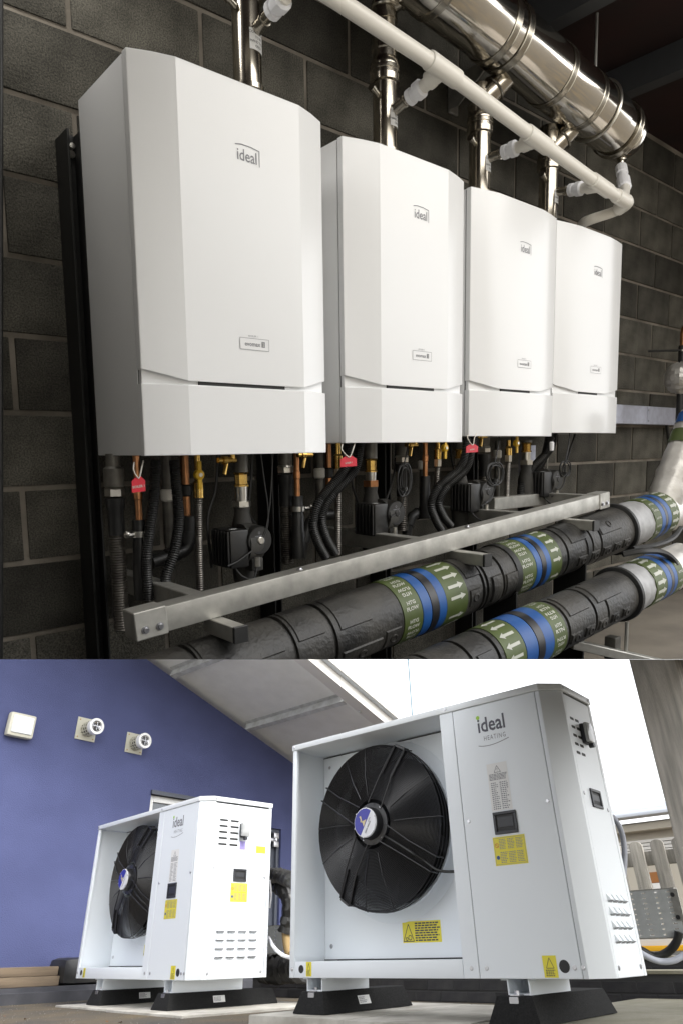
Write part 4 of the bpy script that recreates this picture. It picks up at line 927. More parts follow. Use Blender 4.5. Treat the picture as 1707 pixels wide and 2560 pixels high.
# roof overhang
XF = -2.36
n_r = Vector((0, -slope, 1)).normalized()
def rp3(x, y, up=0.): return Vector((x, y, zr(y))) + n_r * up
yA, yB = -1.0, 6.6
NR = 26; sh = MB()                                  # ribbed roof sheets, seen from below
xsR = [XW - .35 + (XF - XW + .35) * i / (NR * 2) for i in range(NR * 2 + 1)]
vs = []
for i, x in enumerate(xsR):
    for y in (yA, yB):
        for dz_ in (0, .02): vs.append(rp3(x, y, .1 + dz_ + (.008 if i % 2 else 0)))
fs = []
for i in range(NR * 2):
    a = i * 4; b = a + 4; fs += [(a, b, b + 2, a + 2), (a + 1, a + 3, b + 3, b + 1)]
fs += [(0, 2, 3, 1)]; sh.add(vs, fs)
rf = part(T, 'roof', sh, M_SOFFIT)
for (px, py) in ((345, 1660), (427, 1713), (617, 1849)):
    y = YX(px, py, XW + .02).y
    a, b = rp3(XW + .0, y, .052), rp3(XF - .02, y, .052)
    pm = MB().beam(a + Vector((-.02, 0, 0)), b, .012, .09, n_r)
    yd = Vector((0, 1, slope)).normalized()
    pm.beam(a + yd * .035 - n_r * .042, b + yd * .035 - n_r * .042, .07, .008, n_r).beam(a - yd * .03 + n_r * .045, b - yd * .03 + n_r * .045, .06, .006, n_r)
    part(T, 'roof_purlin', pm, M_ROOFP)
# verge trims: boxed soffit edge, white barge board and roof edge
def along(x0, x1, u0, u1, M, nm):
    q = [rp3(x0, yA, u0), rp3(x1, yA, u0), rp3(x1, yA, u1), rp3(x0, yA, u1)]
    part(T, nm, MB().prism(q, rp3(0, yB) - rp3(0, yA)), M, bevel=.004)
along(XF - .02, XF + .16, .02, .03, M_FASCIA, 'verge_soffit')
along(XF + .16, XF + .18, .0, .2, M_FASCIA, 'barge_board')
along(XF + .18, XF + .25, .13, .145, M_GUTTER, 'verge_trim')
along(XF + .25, XF + .262, .13, .22, M_FASCIA, 'verge_upstand')
for t in (.1, .35, .6, .85):
    y = yA + (yB - yA) * t; part(T, 'trim_clip', MB().box(XF - .0, XF + .03, y, y + .04, zr(y) + .0, zr(y) + .02), M_ROOFP)
# bulkhead light
p0, p1 = YX(16, 1846, XW), YX(76, 1798, XW)
T = thing('bulkhead_light', 'square white bulkhead light high on the lilac wall at left', 'wall light', (XW, (p0.y + p1.y) / 2, (p0.z + p1.z) / 2))
ym, zm = (p0.y + p1.y) / 2, (YX(16, 1785, XW).z + YX(14, 1835, XW).z) / 2; h = .125
part(T, 'housing', MB().box(XW + .001, XW + .085, ym - h * 1.15, ym + h * 1.15, zm - h, zm + h), M_CREAM, bevel=.03)
part(T, 'diffuser', MB().box(XW + .07, XW + .1, ym - h * .9, ym + h * .9, zm - h * .72, zm + h * .75), M_LENS, bevel=.012)
# flue terminals
for i, (cx_, cy_) in enumerate(((216, 1824), (336, 1859))):
    c = YX(cx_, cy_, XW); s = .125 if i == 0 else .118
    T = thing('flue_terminal', ('flue terminal on a cream square plate, nearer the bulkhead light', 'flue terminal on a cream square plate, right of its twin on the lilac wall')[i], 'flue', c, F_YARD, 'flue terminals on the lilac wall')
    part(T, 'wall_plate', MB().box(XW + .001, XW + .012, c.y - s, c.y + s, c.z - s, c.z + s), M_CREAM, bevel=.002)
    for a in (-1, 1):
        for b in (-1, 1): part(T, 'screw', MB().cyl((XW + .012, c.y + a * s * .78, c.z + b * s * .78), (XW + .016, c.y + a * s * .78, c.z + b * s * .78), .009, 8), M_FELT)
    o = Vector((XW + .012, c.y + .01, c.z))
    part(T, 'inner_tube', MB().lathe(o, o + Vector((1, 0, 0)), [(0, .056), (.13, .056)], 24), M_SLOT)
    cage = MB()
    for j in range(14):
        an = 2 * PI * j / 14; u = Vector((0, math.cos(an), math.sin(an))) * .078
        cage.beam(o + u, o + u + Vector((.15, 0, 0)), .012, .012, u)
    for q in (.035, .075, .115): cage.ring(o + Vector((q, 0, 0)), (1, 0, 0), .078, .006, 28)
    part(T, 'guard_cage', cage, M_CREAM)
    part(T, 'outer_collar', MB().lathe(o + Vector((.14, 0, 0)), o + Vector((1, 0, 0)), [(0, .07), (.0, .088), (.06, .09), (.062, .062), (.03, .06)], 28, False), M_PAPER)
    part(T, 'terminal_mouth', MB().ring(o + Vector((.2, 0, 0)), (1, 0, 0), .05, .006, 24).ring(o + Vector((.2, 0, 0)), (1, 0, 0), .03, .004, 20).beam(o + Vector((.2, -.05, 0)), o + Vector((.2, .05, 0)), .006, .006).beam(o + Vector((.2, 0, -.05)), o + Vector((.2, 0, .05)), .006, .006, (0, 1, 0)), M_ZINC)
# dark step at the foot of the wall, timbers, sheeting
structure('wall_step', MB().box(XW + .002, XW + .5, Y0, 7.2, GZ - .1, -.1), M_STEP, F_YARD)
structure('kerb', MB().box(XW + .5, XW + .62, Y0, 7.2, GZ - .1, -.135), M_STEP, F_YARD)
ta = YX(0, 2450, XW + .3); te = YX(138, 2440, XW + .3)
for i, (z0, z1, dy) in enumerate(((-.098, -.02, .02), (-.018, .055, 0))):
    single('timber_baulk', ('lower old timber baulk lying at the foot of the lilac wall', 'upper old timber baulk stacked on another at the foot of the lilac wall')[i], 'timber', MB().box(XW + .2, XW + .36 - i * .01, ta.y - .8, te.y + dy, z0, z1), M_WOODH, F_YARD, 'timbers at the foot of the wall', bevel=.008)
sk0, sk1 = YX(130, 2440, XW + .25), YX(212, 2440, XW + .25)
mb = MB().box(XW + .1, XW + .42, sk0.y + .02, sk1.y + .35, -.098, YX(165, 2394, XW + .3).z)
single('sheeting_bundle', 'black plastic wrapped bundle lying against the lilac wall left of the smaller unit', 'bundle', mb, M_SACK, F_YARD, bevel=.07)

# ------------------------------------------------------------------ heat pumps
def hole_panel(x0, x1, z0, z1, cx_, cz_, r, y, n=48):
    mb = MB(); vs = []; fs = []
    angs = sorted(set([2 * PI * i / n for i in range(n)] + [math.atan2(z - cz_, x - cx_) % (2 * PI) for x in (x0, x1) for z in (z0, z1)]))
    for a in angs:
        c, s = math.cos(a), math.sin(a)
        t = min(((x1 if c > 0 else x0) - cx_) / c if abs(c) > 1e-9 else 1e9, ((z1 if s > 0 else z0) - cz_) / s if abs(s) > 1e-9 else 1e9)
        vs += [(cx_ + r * c, y, cz_ + r * s), (cx_ + t * c, y, cz_ + t * s)]
    N = len(angs); fs = [(2 * i, 2 * i + 1, 2 * ((i + 1) % N) + 1, 2 * ((i + 1) % N)) for i in range(N)]
    return mb.add(vs, fs)
def screw(T, p, n, r=.008):
    p, n = Vector(p), Vector(n); part(T, 'screw', MB().lathe(p, p + n, [(0, r * 1.25), (.0015, r * 1.25), (.0016, r), (.004, r * .85)], 10), M_ZINC)
def heat_pump(F, L, H, D, c, cd, dv, lab, big):
    T = thing('heat_pump', lab, 'heat pump', (0, 0, 0), F, 'white air source heat pumps')
    dl = dv - .085; bay = .28; zt = H - .034; t = .012; zb = .075
    foot = [(0, 0), (L - c, 0), (L, cd), (L, D), (0, D)]
    lid = [(-.004, -.006), (L - c, -.006), (L + .005, cd - .003), (L + .005, D + .006), (-.004, D + .006)]
    part(T, 'roof_lid', MB().prism([(x, y, zt) for x, y in lid], (0, 0, .034)), M_HPL, bevel=.004)
    part(T, 'left_panel', MB().box(0, t, .03, D, 0, zt - .002), M_HP, bevel=.002)
    part(T, 'left_post', MB().prism([(0, 0, 0), (.034, 0, 0), (.034, .02, 0), (t, .03, 0), (0, .03, 0)], (0, 0, zt - .002)), M_HP, bevel=.003)
    part(T, 'base_rail', MB().box(.036, dl - .002, .002, .018, .0, zb).box(.036, dl - .002, .018, bay, zb - .012, zb - .001), M_HP, bevel=.003)
    part(T, 'base_pan', MB().prism([(x + (.002 if x == 0 else -.004), y + (.02 if y == 0 else -.002), .004) for x, y in foot], (0, 0, .02)), M_HP)
    fx, fz, fr = (.545, .735, .44) if big else (.56, .70, .425)
    part(T, 'bay_back', hole_panel(t + .001, dl - .001, zb + .004, zt - .004, fx, fz, fr * .92, bay), M_HP)
    bell = MB().lathe((fx, bay, fz), (fx, bay + 1, fz), [(-.035, fr * .985), (-.034, fr * .96), (-.01, fr * .925), (.1, fr * .92)], 56, False)
    bell.lathe((fx, bay, fz), (fx, bay + 1, fz), [(-.0005, fr * 1.12), (-.006, fr * 1.1), (-.02, fr * 1.0), (-.035, fr * .985)], 56, False)
    part(T, 'bell_mouth', bell, M_HP, angle=60)
    for z_ in (zt - .008, zb + .001): part(T, 'bay_seam', MB().box(t, dl, bay - .004, bay - .001, z_, z_ + .0045), M_SLOT)
    part(T, 'evaporator_coil', MB().box(.02, dl, bay + .1, D - .015, .03, zt - .01), M_COIL)
    part(T, 'divider_strip', MB().prism([(dl, 0, .0), (dv - .0015, 0, 0), (dv - .0015, .02, 0), (dl + .012, .02, 0), (dl + .012, bay, 0), (dl, bay, 0)], (0, 0, zt - .002)), M_HP, bevel=.002)
    cp = L - c - .004
    part(T, 'control_panel', MB().box(dv + .0015, cp - .022, 0, .016, 0, zt - .003), M_HP, bevel=.002)
    part(T, 'panel_gap', MB().box(dv - .003, L - c - .001, .006, .012, .004, zt - .0025), M_SLOT)
    part(T, 'corner_post', MB().prism([(cp - .019, 0, 0), (L - c, 0, 0), (L, cd, 0), (L, cd + .02, 0), (L - .015, cd + .02, 0), (L - c - .01, .018, 0), (cp - .019, .018, 0)], (0, 0, zt - .003)), M_HP, bevel=.0025)
    part(T, 'side_panel', MB().box(L - .016, L - .001, cd + .0225, D - .03, .0, zt - .012), M_HP, bevel=.002)
    part(T, 'side_gap', MB().box(L - .02, L - .006, cd + .015, D - .004, .003, zt), M_SLOT)
    part(T, 'rear_post', MB().box(L - .016, L, D - .0275, D, 0, zt - .003), M_HP, bevel=.002)
    part(T, 'rear_panel', MB().box(t, L - .02, D - .012, D, .005, zt - .003), M_COIL)
    # ---- fan with its guard
    yo, yi = bay - .15, bay - .188                    # rim and crown of the wire dish
    def gy(r): return yi if r < fr * .6 else yi + (yo - yi) * ((r - fr * .6) / (fr * .4)) ** 1.4
    C = lambda r, a: Vector((fx + r * math.cos(a), gy(r), fz + r * math.sin(a)))
    g = MB(); nr = 44
    for i in range(nr):
        r = .135 + (fr - .135) * i / (nr - 1)
        g.ring((fx, gy(r), fz), (0, 1, 0), r, .0031 if i < nr - 1 else .004, 56, 4)
    g.ring((fx, yo + .03, fz), (0, 1, 0), fr * 1.005, .003, 56, 4).ring((fx, yo + .06, fz), (0, 1, 0), fr * 1.005, .003, 56, 4)
    part(T, 'guard_rings', g, M_FANB, kind='stuff')
    for a in (118, 97, 177, 203, 258, 283, 28, -1):
        a = rad(a); part(T, 'guard_spoke', MB().tube([C(fr * 1.012, a) + Vector((0, .012, 0)), C(fr * 1.0, a) - Vector((0, .004, 0)), C(fr * .62, a) - Vector((0, .004, 0)), C(fr * .36, a) - Vector((0, .002, 0))], .0032, 6), M_FANB)
    for a0, plate in ((62, 1), (151, 0), (238, 1), (-32, 0)):      # pairs of rods carrying the motor
        da = 5.2
        for s in (-1, 1):
            a = rad(a0 + s * da); b = rad(a0 + s * 26)
            q = [Vector((fx + fr * 1.03 * math.cos(a), yo + .05, fz + fr * 1.03 * math.sin(a))), Vector((fx + fr * 1.015 * math.cos(a), yo - .012, fz + fr * 1.015 * math.sin(a))),
                 Vector((fx + fr * .64 * math.cos(rad(a0 + s * 8)), yi - .016, fz + fr * .64 * math.sin(rad(a0 + s * 8)))), Vector((fx + .11 * math.cos(b), yi - .03, fz + .11 * math.sin(b)))]
            part(T, 'motor_strut', MB().tube(q, .004, 8), M_FANB)
        if plate:
            a = rad(a0); w_ = rad(da); m_ = MB()
            pr = []
            for r, y in ((fr * 1.01, yo - .014), (fr * .64, yi - .014), (fr * .36, yi - .012)):
                k = .85 if r > fr * .9 else 1.2 if r > fr * .5 else 1.5
                for s in (-1, 1): pr.append(Vector((fx + r * math.cos(a + s * w_ * k), y, fz + r * math.sin(a + s * w_ * k))))
            for s in (0, 1): m_.prism([pr[s], pr[2 + s], pr[2 + s] + Vector((0, .024, 0)), pr[s] + Vector((0, .036, 0))], Vector((math.cos(a + PI / 2), 0, math.sin(a + PI / 2))) * .004)
            e0, e1 = pr[0], pr[1]; m_.prism([e0, e1, e1 + Vector((0, .045, 0)), e0 + Vector((0, .045, 0))], Vector((math.cos(a), 0, math.sin(a))) * .012)
            part(T, 'strut_plate', m_, M_FANB)
    for i in range(5):
        a0 = 2 * PI * i / 5 + .45; bl = MB(); vs = []
        for j in range(7):
            r = .12 + (fr * .87 - .12) * j / 6
            for k in range(6):
                a = a0 - .25 * (j / 6) ** 1.5 + (k / 5 - .5) * (1.0 - .12 * j / 6)
                vs.append((fx + r * math.cos(a), bay - .025 + .1 * k / 5, fz + r * math.sin(a)))
        fs = [(j * 6 + k, j * 6 + k + 1, (j + 1) * 6 + k + 1, (j + 1) * 6 + k) for j in range(6) for k in range(5)]
        bl.add(vs, fs); n0 = len(bl.v); bl.add([v + Vector((0, .006, 0)) for v in bl.v], [f[::-1] for f in fs])
        part(T, 'fan_blade', bl, M_BLADE)
    hb = Vector((fx, yi - .012, fz)); my = Vector((0, -1, 0))
    part(T, 'motor_body', MB().lathe(hb + Vector((0, .1, 0)), hb, [(0, .105), (.085, .112), (.09, .112), (.095, .086), (.135, .083), (.142, .079)], 36), M_FANB)
    hf = hb + Vector((0, -.0425, 0))
    cap = part(T, 'motor_cap', MB().lathe(hf, hf + my, [(0, .079), (.006, .079), (.009, .075)], 36), M_HUBW)
    d = Dec(); Rr = .0735; th = [rad(52) + (rad(243) - rad(52)) * i / 24 for i in range(25)]
    d.poly([(Rr * math.cos(a), Rr * math.sin(a)) for a in th])
    part(T, 'blue_segment', d.mb(hf + my * .009, (1, 0, 0), (0, 0, 1), my), M_HUBB, parent=cap)
    d = Dec(); ca = rad(37)
    d.poly([(-.05, .052), (-.034, .057), (-.026, .03), (-.037, .034)]).poly([(-.037, .034), (-.024, .03), (-.03, .012), (-.041, .016)]).poly([(-.041, .016), (.014, .03), (-.01, -.018), (-.022, .012)])
    d.v = [(x * .8 + .0, y * .8 - .008) for x, y in d.v]
    part(T, 'emblem', d.mb(hf + my * .009, (1, 0, 0), (0, 0, 1), my, .0016), M_GOLD, parent=cap)
    d = Dec().text('ZIEHL-ABEGG', .011, .022, -.028, 'C', rot=rad(57), bold=.02, fit=.07).text('RADIAL', .007, .034, .012, 'C', rot=rad(57), bold=.02, fit=.026)
    part(T, 'lettering', d.mb(hf + my * .009, (1, 0, 0), (0, 0, 1), my, .0012), M_INK, parent=cap)
    for i in range(6):
        a = rad(20 + i * 60); screw(T, hf + Vector((math.cos(a) * .077, -.008, math.sin(a) * .077)), my, .004)
    for a in (52, 130, 232, 310):
        a = rad(a); screw(T, hb + Vector((math.cos(a) * .098, .012, math.sin(a) * .098)), my, .008)
    ca_ = Vector((fx + fr * .88 * math.cos(rad(-34)), yo - .01, fz + fr * .88 * math.sin(rad(-34))))
    part(T, 'fan_cable', MB().tube(smooth_path([hb + Vector((.06, .02, -.06)), hb + Vector((.16, .0, -.11)), ca_ + Vector((-.05, -.035, .04)), ca_, ca_ + Vector((.08, .0, -.05)), ca_ + Vector((.16, .02, -.062)), Vector((dl, yo + .05, ca_.z - .058))]), .007, 8), M_BLACK)
    # ---- print, handles and small fittings
    X, Z, N = (1, 0, 0), (0, 0, 1), (0, -1, 0)
    pw = cp - .022 - dv; lc = dv + pw * .46; lz = zt - .145
    d = Dec().text('ideal', .105, lc, lz, 'C', bold=.018, fit=.158)
    part(T, 'brand_lettering', d.mb((0, 0, 0), X, Z, N), M_GREYINK if not big else mat('slate_print', (.075, .075, .1), .45))
    d = Dec().text('HEATING', .034, lc + .012, lz - .046, 'C', fit=.125, space=1.3)
    d.line([(lc - .088 + i * .178 / 10, lz - .066 - .012 * math.sin(PI * (i / 10) ** .8) + .012 * i / 10) for i in range(11)], .0035)
    part(T, 'sub_lettering', d.mb((0, 0, 0), X, Z, N), M_GREYINK)
    part(T, 'green_dot', Dec().disc(lc - .073, lz + .077, .0105).mb((0, 0, 0), X, Z, N, .0016), M_GREENDOT)
    # instruction sheet
    sx0, sx1, sz0, sz1 = lc - .057, lc + .057, lz - .39, lz - .165
    s1 = part(T, 'instruction_label', Dec().rect(sx0, sz0, sx1, sz1).mb((0, 0, 0), X, Z, N), M_PAPER)
    d = Dec().tri(lc, sz1 - .045, .036, .032, .0028).rect(lc - .0015, sz1 - .035, lc + .0015, sz1 - .025).rect(lc - .0015, sz1 - .041, lc + .0015, sz1 - .038)
    d.rows(sx0 + .008, sx1 - .006, sz1 - .05, sz1 - .082, 5, .6, .1).rows(sx0 + .012, lc - .004, sz1 - .09, sz0 + .006, 14, .5, .35).rows(lc + .004, sx1 - .006, sz1 - .09, sz0 + .006, 14, .5, .35)
    part(T, 'print', d.mb((0, 0, 0), X, Z, N, .0014), M_GREYINK, parent=s1)
    def handle(cx_, cz_, O, U, Nn, w=.062, h=.05):
        O, U, Nn = Vector(O), Vector(U), Vector(Nn); Zv = Vector((0, 0, 1)); mb = MB()
        P = lambda a, b, e: O + U * (cx_ + a) + Zv * (cz_ + b) + Nn * e
        def slab(a0, a1, b0, b1, e0, e1): mb.add([P(a, b, e) for a in (a0, a1) for b in (b0, b1) for e in (e0, e1)], [(0, 1, 3, 2), (4, 6, 7, 5), (0, 4, 5, 1), (2, 3, 7, 6), (0, 2, 6, 4), (1, 5, 7, 3)])
        k = .013
        slab(-w, w, -h, -h + k, 0, .008); slab(-w, w, h - k, h, 0, .008); slab(-w, -w + k, -h + k, h - k, 0, .008); slab(w - k, w, -h + k, h - k, 0, .008)
        fr_ = part(T, 'handle', mb, M_HANDLE, bevel=.0015)
        mb = MB(); P0 = P
        mb.add([P(a, b, e) for a in (-w + k, w - k) for b in (-h + k, h - k) for e in (.0006, .002)], [(0, 1, 3, 2), (4, 6, 7, 5), (0, 4, 5, 1), (2, 3, 7, 6), (0, 2, 6, 4), (1, 5, 7, 3)])
        part(T, 'grip_recess', mb, M_SLOT, parent=fr_)
        mb = MB(); mb.add([P(a, b, e) for a in (-w + k + .008, w - k - .006) for b in (-h + k + .018, h - k - .012) for e in (.0022, .004)], [(0, 1, 3, 2), (4, 6, 7, 5), (0, 4, 5, 1), (2, 3, 7, 6), (0, 2, 6, 4), (1, 5, 7, 3)])
        part(T, 'grip_flap', mb, M_HANDLE, parent=fr_)
    hzc = sz0 - .055
    handle(lc + .008, hzc, (0, 0, 0), X, N)
    def ylabel(cx_, cz_, O, U, Nn, w=.085, h=.062):
        y1 = part(T, 'safety_label', Dec().rect(cx_ - w, cz_ - h, cx_ + w, cz_ + h).mb(O, U, Z, Nn), M_YLAB)
        d = Dec().line([(cx_ - w * .94, cz_ - h * .92), (cx_ + w * .94, cz_ - h * .92), (cx_ + w * .94, cz_ + h * .92), (cx_ - w * .94, cz_ + h * .92), (cx_ - w * .94, cz_ - h * .92)], .0012)
        for i in range(3):
            for j in range(2):
                xa = cx_ - w * .62 + i * w * .52; d.rows(xa, xa + w * .46, cz_ + h * (.85 - j * .9), cz_ + h * (.1 - j * .95), 7, .5, .25)
        part(T, 'print', d.mb(O, U, Z, Nn, .0014), M_GREYINK, parent=y1)
        d = Dec().circle(cx_ - w * .78, cz_ + h * .4, .009, .0022, 12).line([(cx_ - w * .78 - .006, cz_ + h * .4 + .006), (cx_ - w * .78 + .006, cz_ + h * .4 - .006)], .002)
        part(T, 'prohibition_mark', d.mb(O, U, Z, Nn, .0016), M_RED, parent=y1)
        part(T, 'mandatory_mark', Dec().disc(cx_ - w * .78, cz_ - h * .45, .009).mb(O, U, Z, Nn, .0016), M_BLUE, parent=y1)
    ylabel(lc + .012, hzc - .122, (0, 0, 0), X, N)
    for x, z in ((dv + .03, zt * .49 + .06), (cp - .045, zt * .49 + .1), (dv + .04, .04), (cp - .05, .04), (cp - .012, .04), (dl + .045, .04), (.02, .04)): screw(T, (x, 0, z), N)
    screw(T, (dl + .045, -.006, H - .017), N, .007); screw(T, (.012, -.006, H - .017), N, .007)
    screw(T, (t + .05, bay, zt - .07), N); screw(T, (t + .05, bay, zb + .07), N, .01)
    # small yellow warnings on the bottom rail and holes beside them
    def warn(cx_, cz_, w, h):
        q = part(T, 'warning_label', Dec().rect(cx_ - w, cz_ - h, cx_ + w, cz_ + h).mb((0, .002 if cx_ < dl else 0, 0), X, Z, N), M_YLAB)
        d = Dec().tri(cx_, cz_ - h * .15, w * 1.1, h * .95, .0022).rows(cx_ - w * .7, cx_ + w * .7, cz_ - h * .25, cz_ - h * .9, 4, .55, .2)
        part(T, 'print', d.mb((0, .002 if cx_ < dl else 0, 0), X, Z, N, .0014), M_INK, parent=q)
    warn(.145, .04, .02, .033); warn(cp - .16, .045, .032, .04)
    part(T, 'drain_hole', Dec().disc(.088, .04, .019, 20).mb((0, .002, 0), X, Z, N), M_SLOT)
    part(T, 'drain_hole', Dec().disc(cp - .095, .045, .024, 20).mb((0, 0, 0), X, Z, N), M_SLOT)
    # rotating parts warning on the bay back
    gx, gz = fx + .16, .2
    q = part(T, 'warning_label', Dec().rect(gx - .125, gz - .05, gx + .125, gz + .05).mb((0, bay, 0), X, Z, N), M_YLAB)
    d = Dec().tri(gx - .085, gz - .043, .07, .08, .004).circle(gx - .076, gz - .026, .011, .004, 10).circle(gx - .098, gz - .032, .007, .004, 10)
    d.rows(gx - .042, gx + .118, gz + .045, gz - .045, 8, .6, .12)
    part(T, 'print', d.mb((0, bay, 0), X, Z, N, .0014), M_INK, parent=q)
    # ---- right-hand side
    ys0, ys1 = cd + .0225, D - .03; sw = ys1 - ys0; U, Nn, O = (0, 1, 0), (1, 0, 0), (L - .001, 0, 0)
    for i in range(5):
        for j in range(2):
            y0 = ys0 + sw * (.08 + j * .2); z = zt - .13 - i * .042; w = sw * .15
            part(T, 'vent_slot', Dec().poly([(y0, z - .004), (y0 + .005, z - .007), (y0 + w - .005, z - .007), (y0 + w, z - .004), (y0 + w, z + .004), (y0 + w - .005, z + .007), (y0 + .005, z + .007), (y0, z + .004)]).mb(O, U, Z, Nn), M_SLOT)
    yi_, zi = ys0 + sw * .52, zt - .19
    part(T, 'isolator_switch', MB().box(L - .001, L + .02, yi_ - .034, yi_ + .034, zi - .05, zi + .05), M_HANDLE, bevel=.008)
    part(T, 'isolator_cover', MB().box(L + .02, L + .042, yi_ - .037, yi_ + .037, zi - .046, zi + .052), M_CLEAR, bevel=.01)
    part(T, 'isolator_latch', MB().cyl((L + .02, yi_, zi - .06), (L + .045, yi_, zi - .06), .012, 10), M_HANDLE)
    if not big: part(T, 'switch_label', Dec().rect(yi_ - .026, zi - .135, yi_ + .026, zi - .075).mb(O, U, Z, Nn), M_LILACLAB)
    if not big:
        q = part(T, 'warning_label', Dec().rect(ys0 + sw * .78, zt - .34, ys0 + sw * .96, zt - .29).mb(O, U, Z, Nn), M_YLAB)
        d = Dec().tri(ys0 + sw * .87, zt - .385, .04, .034, .003); part(T, 'print', d.mb(O, U, Z, Nn, .0014), M_YLAB, parent=q)
    hz2 = zt - .5
    handle(ys0 + sw * .5, hz2, O, U, Nn, .058, .042); big or ylabel(ys0 + sw * .5, hz2 - .115, O, U, Nn, .075, .062)
    for i in range(4):
        for j in range(4):
            y0 = ys0 + sw * (.14 + j * .19); z = .3 - i * .052; w = sw * .14
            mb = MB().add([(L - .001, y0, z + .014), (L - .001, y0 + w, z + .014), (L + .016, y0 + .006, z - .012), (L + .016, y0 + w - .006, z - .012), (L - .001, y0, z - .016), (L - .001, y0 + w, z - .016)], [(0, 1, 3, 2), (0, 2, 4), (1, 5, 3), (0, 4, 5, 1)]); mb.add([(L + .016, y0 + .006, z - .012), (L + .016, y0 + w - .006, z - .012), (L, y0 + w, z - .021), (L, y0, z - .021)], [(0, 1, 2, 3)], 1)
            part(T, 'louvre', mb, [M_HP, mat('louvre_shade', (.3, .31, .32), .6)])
    for y, z in ((ys0 + .02, zt * .6), (ys1 - .02, zt * .56), (ys0 + .022, .035), (ys1 - .025, .035)): screw(T, (L - .001, y, z), Nn)
    screw(T, (L + .005, cd + .015, H - .018), Nn, .007); screw(T, (L + .005, D - .02, H - .018), Nn, .007)
    # channel feet under the base
    zc0 = -.06 if big else -.075
    for x in ((.17, L - .42) if big else (.42, L - .32)):
        w = .055
        part(T, 'channel_foot', MB().box(x - w, x - w + .006, .02, D - .02, zc0, -.001).box(x + w - .006, x + w, .02, D - .02, zc0, -.001).box(x - w + .006, x + w - .006, .02, D - .02, zc0, zc0 + .006).box(x - w - .03, x - w, .02, D - .02, -.006, -.001).box(x + w, x + w + .03, .02, D - .02, -.006, -.001), M_HP)
    return T
HP1 = (1.803, 1.255, .43, .082, .085, 1.206); HP2 = (1.808, 1.183, .629, .0764, .0796, 1.2067)
heat_pump(F_YARD, *HP1, 'large white heat pump in the foreground with its black fan fully in view', True)
heat_pump(F_UNIT2, *HP2, 'smaller-looking white heat pump in front of the lilac wall with louvred right side', False)

def rubber_foot(F, x, y0, y1, zt, zb, w0, w1, lab, sticker=True):
    T = thing('rubber_foot', lab, 'foot', (x, y0, zb), F, 'black rubber support blocks under the heat pumps')
    ins = .03
    vs = [(x - w1, y0, zb), (x + w1, y0, zb), (x + w1, y1, zb), (x - w1, y1, zb), (x - w0, y0 + ins, zt), (x + w0, y0 + ins, zt), (x + w0, y1 - ins, zt), (x - w0, y1 - ins, zt)]
    part(T, 'block', MB().add(vs, [(3, 2, 1, 0), (4, 5, 6, 7), (0, 1, 5, 4), (1, 2, 6, 5), (2, 3, 7, 6), (3, 0, 4, 7)]), M_RUBBER, bevel=.006)
    part(T, 'fixing_rail', MB().box(x - .022, x + .022, y0 + ins + .004, y0 + ins + .05, zt - .006, zt + .004).box(x - .022, x + .022, y0 + ins - .008, y0 + ins + .002, zt - .03, zt - .004), M_ZINC, bevel=.001)
    part(T, 'fixing_bolt', hexnut((x, y0 + ins + .03, zt + .004), (x, y0 + ins + .03, zt + .018), .011), M_ZINC)
    if sticker:
        s = (w1 - w0) / (zt - zb); ym = y0 + (y1 - y0) * .45; nrm = Vector((zt - zb, 0, w1 - w0)).normalized()
        O = Vector((x + (w0 + w1) / 2, ym, (zt + zb) / 2)); Uv = Vector((0, 1, 0)); Vv = nrm.cross(Uv).normalized()
        if Vv.z < 0: Vv = -Vv
        q = part(T, 'maker_label', Dec().rect(-.05, -.02, .05, .022).mb(O, Uv, Vv, nrm, .001), M_PAPER)
        part(T, 'print', Dec().rows(-.042, .02, .016, -.015, 4, .5, .3).mb(O, Uv, Vv, nrm, .002), M_GREYINK, parent=q)
rubber_foot(F_YARD, .17, -.03, .74, -.06, -.158, .075, .115, 'black rubber block under the left end of the foreground heat pump')
rubber_foot(F_YARD, HP1[0] - .42, -.06, .74, -.06, -.162, .085, .125, 'black rubber block under the right end of the foreground heat pump', False)
rubber_foot(F_UNIT2, .42, -.02, .86, -.075, -.172, .08, .115, 'black rubber block under the left half of the smaller-looking heat pump')
rubber_foot(F_UNIT2, HP2[0] - .32, -.04, .9, -.075, -.172, .08, .115, 'black rubber block under the right half of the smaller-looking heat pump')

def slab(F, x0, x1, y0, y1, z0, z1, lab, M=M_CONC, grp='concrete paving slabs under the heat pumps'):
    mb = MB().box(x0, x1, y0, y1, z0, z1); return single('paving_slab', lab, 'slab', mb, M, F, grp, bevel=.006)
zt2 = -.174; zs2 = GZ + .028 - .03
slab(F_UNIT2, .06, 1.012, -.16, 1.0, zs2, zt2, 'weathered concrete slab under the left half of the smaller-looking heat pump')
slab(F_UNIT2, 1.02, 2.05, -.19, 1.06, zs2 - .004, zt2 + .001, 'weathered concrete slab under the right half of the smaller-looking heat pump')
slab(F_YARD, -.14, .52, -.16, 1.0, GZ - .05, -.16, 'pale concrete slab under the left end of the foreground heat pump')
slab(F_YARD, .527, 1.16, -.17, 1.0, GZ - .05, -.161, 'ribbed concrete slab between the rubber blocks of the foreground heat pump')
slab(F_YARD, 1.17, 2.6, -.55, 1.9, GZ - .05, -.164, 'greenish concrete slab under the right end of the foreground heat pump', M_MOSS)

